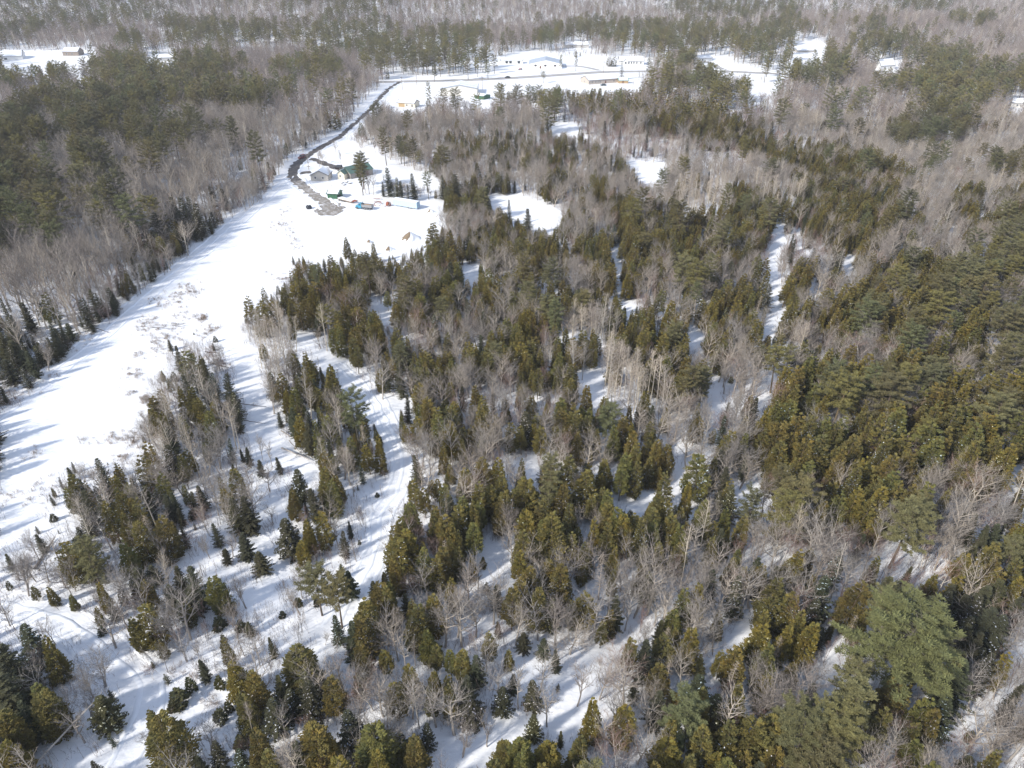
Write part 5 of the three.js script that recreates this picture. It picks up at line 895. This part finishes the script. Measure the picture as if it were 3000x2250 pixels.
{ // dump truck
  const f = onGround(zy(1020, 942), zy(1290, 965)), t = thing('dump_truck', 'blue cabbed dump truck with grey box of tan sand parked in the yard', 'truck', null, [f.x, land(f.x, f.z) + 0.02, f.z], f.turn);
  const k = f.len / 8.4; t.scale.setScalar(Math.min(1.15, Math.max(0.9, k)));
  const teal = mat(0.05, 0.28, 0.42, 0.35);
  part('chassis', box(8.0, 0.3, 0.9, 4.2, 0.85, 0), rubber, t);
  part('hood', profile([[0, 0.7], [0, 1.45], [0.25, 1.6], [1.5, 1.75], [1.5, 0.7]], 1.7), teal, t);
  part('cab', profile([[1.4, 0.7], [1.4, 1.75], [1.75, 2.65], [2.9, 2.7], [2.95, 0.7]], 2.3), teal, t);
  part('windshield', box(0.06, 0.75, 1.9).rotateZ(-0.36), glass, t, [1.56, 2.2, 0]);
  for (const s of [-1, 1]) { part('side_window', box(0.8, 0.6, 0.05), glass, t, [2.25, 2.25, s * 1.17]); part('exhaust_stack', new THREE.CylinderGeometry(0.09, 0.09, 2.2, 10), steel, t, [3.1, 2.4, s * 0.95]); part('headlight', box(0.08, 0.2, 0.3), trimMat, t, [-0.06, 1.2, s * 0.7]); part('fender', box(1.2, 0.12, 0.35), teal, t, [0.75, 1.12, s * 1.0]); }
  part('bumper', box(0.2, 0.35, 2.3), steel, t, [-0.12, 0.6, 0]);
  const bedGrey = mat(0.26, 0.26, 0.27, 0.6), bed = new THREE.Group(); bed.name = 'dump_body'; t.add(bed);
  part('side_panel', profile([[3.3, 1.15], [3.3, 2.35], [8.2, 2.35], [8.4, 1.15]], 0.12, 0.02), bedGrey, bed, [0, 0, 1.15]); part('side_panel', profile([[3.3, 1.15], [3.3, 2.35], [8.2, 2.35], [8.4, 1.15]], 0.12, 0.02), bedGrey, bed, [0, 0, -1.15]);
  part('front_panel', box(0.12, 1.45, 2.3), bedGrey, bed, [3.35, 1.85, 0]); part('tailgate', box(0.12, 1.15, 2.3), bedGrey, bed, [8.25, 1.75, 0]); part('floor_panel', box(5, 0.12, 2.3), bedGrey, bed, [5.8, 1.2, 0]);
  part('sand_load', new THREE.SphereGeometry(1, 20, 10, 0, 6.3, 0, 1.57).scale(2.3, 0.5, 1.05), mat(0.34, 0.23, 0.15), bed, [5.8, 1.85, 0]);
  for (const s of [-1, 1]) for (const x of [0.75, 4.6, 5.9, 7.1]) wheel(t, x, 0.5, s * 1.02, 1);
}
{ // box trailer
  const f = onGround(zy(1615, 905), zy(2000, 970)), t = thing('box_trailer', 'pale blue box trailer with snow on top parked by the spruces', 'trailer', null, [f.x, land(f.x, f.z), f.z], f.turn), L = f.len;
  const paleBlue = mat(0.44, 0.55, 0.66, 0.6);
  part('box_body', box(L, 2.5, 2.5, L / 2, 1.85, -1.25), paleBlue, t); part('roof_snow', box(L - 0.1, 0.22, 2.4, L / 2, 3.22, -1.25), plainSnow, t);
  for (let i = 1; i < 12; i++) part('side_rib', box(0.06, 2.4, 0.05), paleBlue, t, [L * i / 12, 1.85, 0.02]);
  for (const s of [-1.85, -0.65]) part('rear_door', box(0.06, 2.3, 1.15), mat(0.30, 0.44, 0.58, 0.5), t, [L + 0.03, 1.85, s]);
  for (const s of [-2.2, -0.3]) { wheel(t, L * 0.62, 0.5, s, 1); wheel(t, L * 0.72, 0.5, s, 1); part('landing_leg', box(0.15, 0.9, 0.15), steel, t, [1.6, 0.4, s]); }
}
{ // low flatbed trailer
  const f = onGround(zy(715, 815), zy(995, 885)), t = thing('flatbed_trailer', 'long low flatbed trailer under snow behind the dump truck', 'trailer', null, [f.x, land(f.x, f.z), f.z], f.turn), L = f.len;
  part('deck', box(L * 0.8, 0.25, 2.5, L * 0.4, 0.85, -1.2), wood, t); part('deck_snow', box(L * 0.78, 0.3, 2.3, L * 0.4, 1.13, -1.2), plainSnow, t); part('gooseneck', profile([[L * 0.78, 0.8], [L * 0.84, 1.5], [L, 1.5], [L, 1.2], [L * 0.87, 1.2], [L * 0.82, 0.7]], 1.2), rust, t, [0, 0, -1.2]);
  for (const s of [-2.2, -0.15]) for (const u of [0.08, 0.17, 0.26, 0.35]) wheel(t, L * u, 0.45, s, 0.85);
  for (const s of [-1.9, -0.5]) part('ramp', box(0.15, 1.9, 0.6), rubber, t, [-0.1, 1.5, s]);
}
function car(name, label, category, a, b, color, suv) {
  const f = onGround(a, b), t = thing(name, label, category, null, [f.x, land(f.x, f.z) + 0.14, f.z], f.turn), paint = mat(...color, 0.3);
  const H = suv ? 1.75 : 1.45;
  part('body', profile([[0, 0.35], [0.02, 0.85], [0.9, 0.98], [4.4, 0.98], [4.5, 0.35]], 1.8, 0.08), paint, t);
  part('cabin', profile([[0.95, 0.95], [1.6, H - 0.08], [suv ? 4.2 : 3.4, H - 0.05], [suv ? 4.4 : 4.1, 0.95]], 1.55, 0.06), glass, t);
  part('roof', box(suv ? 2.6 : 1.75, 0.09, 1.5), paint, t, [suv ? 2.95 : 2.5, H + 0.02, 0]);
  for (const s of [-1, 1]) { for (const x of [0.85, 3.6]) wheel(t, x, 0.34, s * 0.85, 0.72); part('headlight', box(0.08, 0.15, 0.35), trimMat, t, [-0.07, 0.7, s * 0.6]); part('tail_light', box(0.06, 0.2, 0.25), mat(0.4, 0.02, 0.02, 0.4), t, [4.56, 0.75, s * 0.65]); part('door', box(1.1, 0.55, 0.03), paint, t, [2.2, 0.68, s * 0.905]); }
}
car('parked_car', 'dark red car at the bend of the driveway', 'car', zy(92, 150), zy(190, 118), [0.16, 0.03, 0.03], true);
car('parked_car', 'black sport utility vehicle beside the green roofed house', 'car', zy(655, 300), zy(800, 308), [0.015, 0.015, 0.018], true);
car('road_car', 'dark grey car driving on the village road', 'car', zw(1680, 572), zw(1745, 568), [0.03, 0.035, 0.04], false);
car('parked_car', 'dark small car half hidden behind the long tan building', 'car', zv(1105, 618), zv(1150, 616), [0.05, 0.08, 0.09], false);
{ // tractor by the store
  const f = onGround(zw(1860, 465), zw(1940, 462)), t = thing('tractor', 'small red tractor standing before the white store', 'tractor', null, [f.x, land(f.x, f.z), f.z], f.turn), red = mat(0.35, 0.04, 0.03, 0.5);
  part('hood', profile([[0, 0.7], [0, 1.2], [1.5, 1.35], [1.5, 0.7]], 0.8), red, t); part('seat', box(0.5, 0.5, 0.6), rubber, t, [2.1, 1.3, 0]); part('roll_bar', new THREE.TorusGeometry(0.6, 0.06, 6, 12, Math.PI).rotateY(Math.PI / 2), rubber, t, [2.5, 1.3, 0]); part('loader_bucket', profile([[-0.9, 0.1], [-0.7, 0.7], [-0.3, 0.6], [-0.3, 0.1]], 1.6), steel, t);
  for (const s of [-1, 1]) { wheel(t, 0.4, 0.4, s * 0.6, 0.8); wheel(t, 2.2, 0.65, s * 0.75, 1.3); }
}
{ // covered round machine
  const g = ground(...zy(252, 945)), t = thing('covered_machine', 'dark rounded machine under a black cover on the open snow', 'machine', null, [g.x, land(g.x, g.z), g.z], 0.4), R = rng(61);
  const b = new THREE.SphereGeometry(1.15, 24, 16), p = b.attributes.position;
  for (let i = 0; i < p.count; i++) { const x = p.getX(i), y = p.getY(i), z = p.getZ(i), k = 1 + 0.12 * Math.sin(x * 4 + 1) * Math.cos(z * 5) + 0.06 * Math.sin(y * 9); p.setXYZ(i, x * k * 1.05, Math.max(-0.2, y * k * 0.85 + 0.75), z * k); }
  b.computeVertexNormals();
  part('cover', b, mat(0.02, 0.024, 0.035, 0.55), t); part('snow_cap', new THREE.SphereGeometry(0.4, 12, 8).scale(1, 0.35, 0.8), plainSnow, t, [0.1, 1.72, 0.1]); part('handle', new THREE.TubeGeometry(new THREE.CatmullRomCurve3([V(-0.9, 1.0, 0), V(-1.4, 1.5, 0), V(-1.9, 1.6, 0.1)]), 8, 0.06, 6), rubber, t);
}
{ // rusty implements
  const arc = (r, a) => new THREE.TorusGeometry(r, 0.14, 8, 24, a);
  let g = ground(...zy(1370, 885)), t = thing('rusty_implement', 'rusty red ring shaped implement half buried behind the dump truck', 'implement', null, [g.x, land(g.x, g.z), g.z], 0.2);
  part('ring', arc(1.7, 5.2).rotateX(-1.35), rust, t, [0, 0.35, 0]); part('draw_bar', box(3.2, 0.16, 0.2), rust, t, [0, 0.9, -1.9]); part('snow_heap', new THREE.SphereGeometry(1.2, 16, 8, 0, 6.3, 0, 1.57).scale(1.1, 0.35, 0.8), plainSnow, t, [0, 0.0, 0]);
  g = ground(...zy(1540, 905)); t = thing('rusty_implement', 'tilted rusty drum with striped snow next to the box trailer', 'implement', null, [g.x, land(g.x, g.z), g.z], 0.7);
  part('drum', new THREE.CylinderGeometry(0.9, 0.9, 1.6, 18).rotateZ(1.1), rust, t, [0, 0.9, 0]); for (const x of [-0.5, 0, 0.5]) part('hoop', new THREE.TorusGeometry(0.93, 0.07, 6, 20).rotateY(Math.PI / 2).rotateZ(1.1 - Math.PI / 2), steel, t, [x * 0.9, 0.9 + x * 0.45, 0]); part('shaft', box(3.2, 0.14, 0.14).rotateZ(0.35), rust, t, [-0.8, 0.7, 0.3]);
  g = ground(...zy(1360, 808)); t = thing('rusty_implement', 'row of rusty rake teeth behind the ring shaped implement', 'implement', null, [g.x, land(g.x, g.z), g.z], 0.1);
  part('tool_bar', box(3.4, 0.16, 0.16), rust, t, [0, 0.7, 0]); for (let i = 0; i < 7; i++) part('tooth', new THREE.TorusGeometry(0.4, 0.05, 5, 10, 3).rotateY(Math.PI / 2), rust, t, [-1.5 + i * 0.5, 0.4, 0]);
}
// sand piles: cones of snow over sand, with the dug face bare
function pile(label, px, r, h, az, wide, seed) {
  const g = ground(...px), t = thing('sand_pile', label, 'sand pile', null, [g.x, land(g.x, g.z) - 0.1, g.z], 0), R = rng(seed);
  const mk = (grow, pick) => {
    const pos = [], idx = [], N = 48, M = 14;
    for (let j = 0; j <= M; j++) for (let i = 0; i <= N; i++) { const a = i / N * 6.2832, f = j / M, n = 1 + 0.12 * Math.sin(a * 2 + seed) + 0.05 * Math.sin(a * 5 + f * 6); const y = h * Math.pow(f, 1.1) + 0.04 * Math.sin(a * 4 + f * 12); pos.push(Math.cos(a) * r * n * (1 - f * 0.97) * grow, y * grow, Math.sin(a) * r * n * (1 - f * 0.97) * grow); }
    for (let j = 0; j < M; j++) for (let i = 0; i < N; i++) { if (!pick(i / N * 6.2832, j / M)) continue; const a = j * (N + 1) + i; idx.push(a, a + N + 1, a + 1, a + 1, a + N + 1, a + N + 2); }
    const q = new THREE.BufferGeometry(); q.setAttribute('position', new THREE.Float32BufferAttribute(pos, 3)); q.setIndex(idx); q.computeVertexNormals(); return q;
  };
  part('snow_cover', mk(1, () => true), plainSnow, t);
  part('bare_face', mk(1.02, (a, f) => { const d = Math.abs(((a - az + 9.4248) % 6.2832) - 3.1416); return d < wide * (0.35 + f * 0.8) && f > 0.25 + 0.12 * Math.sin(a * 13) && f < 0.97; }), mat(0.22, 0.165, 0.11, 0.95), t);
}
pile('sand pile with a brown dug face under snow in the yard', zy(1890, 1440), 4.2, 3.0, 2.3, 1.15, 3);
pile('small brown dug mound on the open yard snow', zy(1225, 1490), 1.5, 1.3, 2.0, 1.4, 5);
pile('snowy mound with brown soil by the yard edge', [1262, 622], 2.2, 1.6, 2.2, 0.6, 8);
pile('low snowy mound with torn soil below the yard', [1140, 735], 2.4, 1.6, 1.7, 0.9, 9);
pile('small snowy mound behind the box trailer yard', [1285, 635], 2.0, 1.3, 2.3, 0.5, 11);
// poles
function pole(label, px, h, arm) {
  const g = ground(...px), t = thing('utility_pole', label, 'pole', 'utility poles of the village', [g.x, land(g.x, g.z), g.z], 0.2);
  part('post', new THREE.CylinderGeometry(0.12, 0.17, h, 8).translate(0, h / 2 - 0.3, 0), wood, t);
  part('cross_arm', box(2.2, 0.14, 0.14), wood, t, [0, h - arm, 0]);
  for (const x of [-0.95, -0.35, 0.35, 0.95]) part('insulator', new THREE.CylinderGeometry(0.05, 0.07, 0.2, 8), glass, t, [x, h - arm + 0.17, 0]);
}
pole('utility pole at the mouth of the dark driveway', [1179, 263], 10, 1);
pole('utility pole across from the wooden cabin', [1221, 249], 10, 1);
pole('utility pole behind the striped roof workshop', [1413, 262], 10, 1);
pole('utility pole at the junction by the long tan building', [1768, 214], 10, 1);
{ const g = ground(905, 496), t = thing('cross_post', 'low wooden cross shaped post on the snow inside the driveway loop', 'post', null, [g.x, land(g.x, g.z), g.z], 0.1); part('post', box(0.2, 2.4, 0.2), wood, t, [0, 1.1, 0]); part('cross_bar', box(1.6, 0.2, 0.16), wood, t, [0, 1.5, 0.03]); }
{ // stones and planters on the yard snow
  const R = rng(71);
  for (const [x, y, l] of [[862, 520, 'dark snow capped planter in the yard circle'], [788, 535, 'low snow ringed planter by the cottage'], [912, 543, 'low snow ringed planter under the yard pine'], [820, 566, 'low snow ringed planter nearest the shed roof']]) {
    const g = ground(...zy(x, y)), t = thing('planter', l, 'planter', 'planters on the yard snow', [g.x, land(g.x, g.z), g.z], R() * 3);
    part('tub', new THREE.CylinderGeometry(0.75, 0.6, 0.5, 14).translate(0, 0.2, 0), mat(0.16, 0.15, 0.15), t); part('snow_cap', new THREE.SphereGeometry(0.7, 14, 8, 0, 6.3, 0, 1.57).scale(1, 0.45, 1), plainSnow, t, [0, 0.45, 0]);
  }
}
// ---------------------------------------------------------------- fallen trees
function logThing(label, a, b, r, m, ya = 0.35, yb = 0.35, branches = 6, seed = 1) {
  const A = ground(...a, ya), B = ground(...b, yb); A.y += ya; B.y += yb;
  const R = rng(seed), t = thing('fallen_log', label, 'log', null, [A.x, A.y, A.z], 0), d = B.clone().sub(A), T = new Geo(), K = new Geo(), pts = [], rad = [];
  for (let i = 0; i <= 6; i++) { pts.push(d.clone().multiplyScalar(i / 6).add(V((R() - 0.5) * 0.15, (R() - 0.5) * 0.1, (R() - 0.5) * 0.15))); rad.push(r * (1 - 0.65 * i / 6)); }
  T.tube(pts, rad, 7, m);
  for (let i = 0; i < branches; i++) { const p = along(pts, 0.4 + 0.6 * R()), e = d.clone().normalize().add(V((R() - 0.5) * 2, R() * 0.9, (R() - 0.5) * 2)).normalize(); K.sliver(p, p.clone().addScaledVector(e, 0.8 + 1.6 * R()), 0.06, m); }
  part('stem', T.geometry(), massMat, t); if (branches) part('limbs', K.geometry(), massMat, t);
}
const GREYLOG = [0.34, 0.31, 0.28], DARKLOG = [0.10, 0.08, 0.065], BIRCHLOG = [0.55, 0.50, 0.44];
[['long pale birch trunk leaning across the dark spruces by the trail', [108, 2232], [298, 2033], 0.16, BIRCHLOG, 1.2, 5, 10],
  ['fallen grey trunk on the snowfield edge slope', [102, 1667], [158, 1577], 0.26, [0.24, 0.21, 0.18], 0.3, 0.5, 4],
  ['upper pale fallen trunk in the gully tangle', [823, 1262], [905, 1308], 0.16, GREYLOG, 0.5, 0.8, 8], ['thick pale fallen trunk low in the gully tangle', [826, 1312], [908, 1347], 0.22, GREYLOG, 0.3, 0.6, 6], ['thin pale trunk crossing the gully tangle', [846, 1290], [885, 1332], 0.12, GREYLOG, 1.1, 0.4, 5], ['grey trunk end sticking out of the gully tangle', [905, 1300], [865, 1338], 0.12, GREYLOG, 1.2, 0.4, 6],
  ['dark fallen trunk with twigs over the gully snow', [700, 1182], [780, 1192], 0.12, DARKLOG, 0.5, 0.3, 12], ['thin dark fallen pole across the gully', [715, 1232], [775, 1240], 0.1, DARKLOG, 0.3, 0.3, 5], ['dark fallen treetop at the foot of the snowfield', [600, 1030], [645, 1035], 0.12, DARKLOG, 0.4, 0.4, 10], ['dark fallen trunk leaning along the gully side', [620, 1065], [680, 1080], 0.14, DARKLOG, 0.4, 0.8, 10], ['thin fallen trunk lying on the snowfield rim', [440, 958], [500, 962], 0.09, DARKLOG, 0.3, 0.3, 9], ['fallen trunk poking from the wood onto the snow road', [285, 962], [319, 975], 0.12, DARKLOG, 0.8, 0.3, 3], ['dark twiggy windfall on the snowfield rim', [505, 955], [540, 948], 0.1, DARKLOG, 0.3, 0.5, 12], ['pale fallen trunk in the round hollow near the great pine', [2805, 2090], [2890, 2098], 0.12, GREYLOG, 0.4, 0.4, 3], ['fallen pale birch beside the small hollow', [1662, 1330], [1712, 1395], 0.14, BIRCHLOG, 2.5, 0.4, 4],
].forEach((a, i) => logThing(...a, 900 + i));

renderer.render(scene, camera);
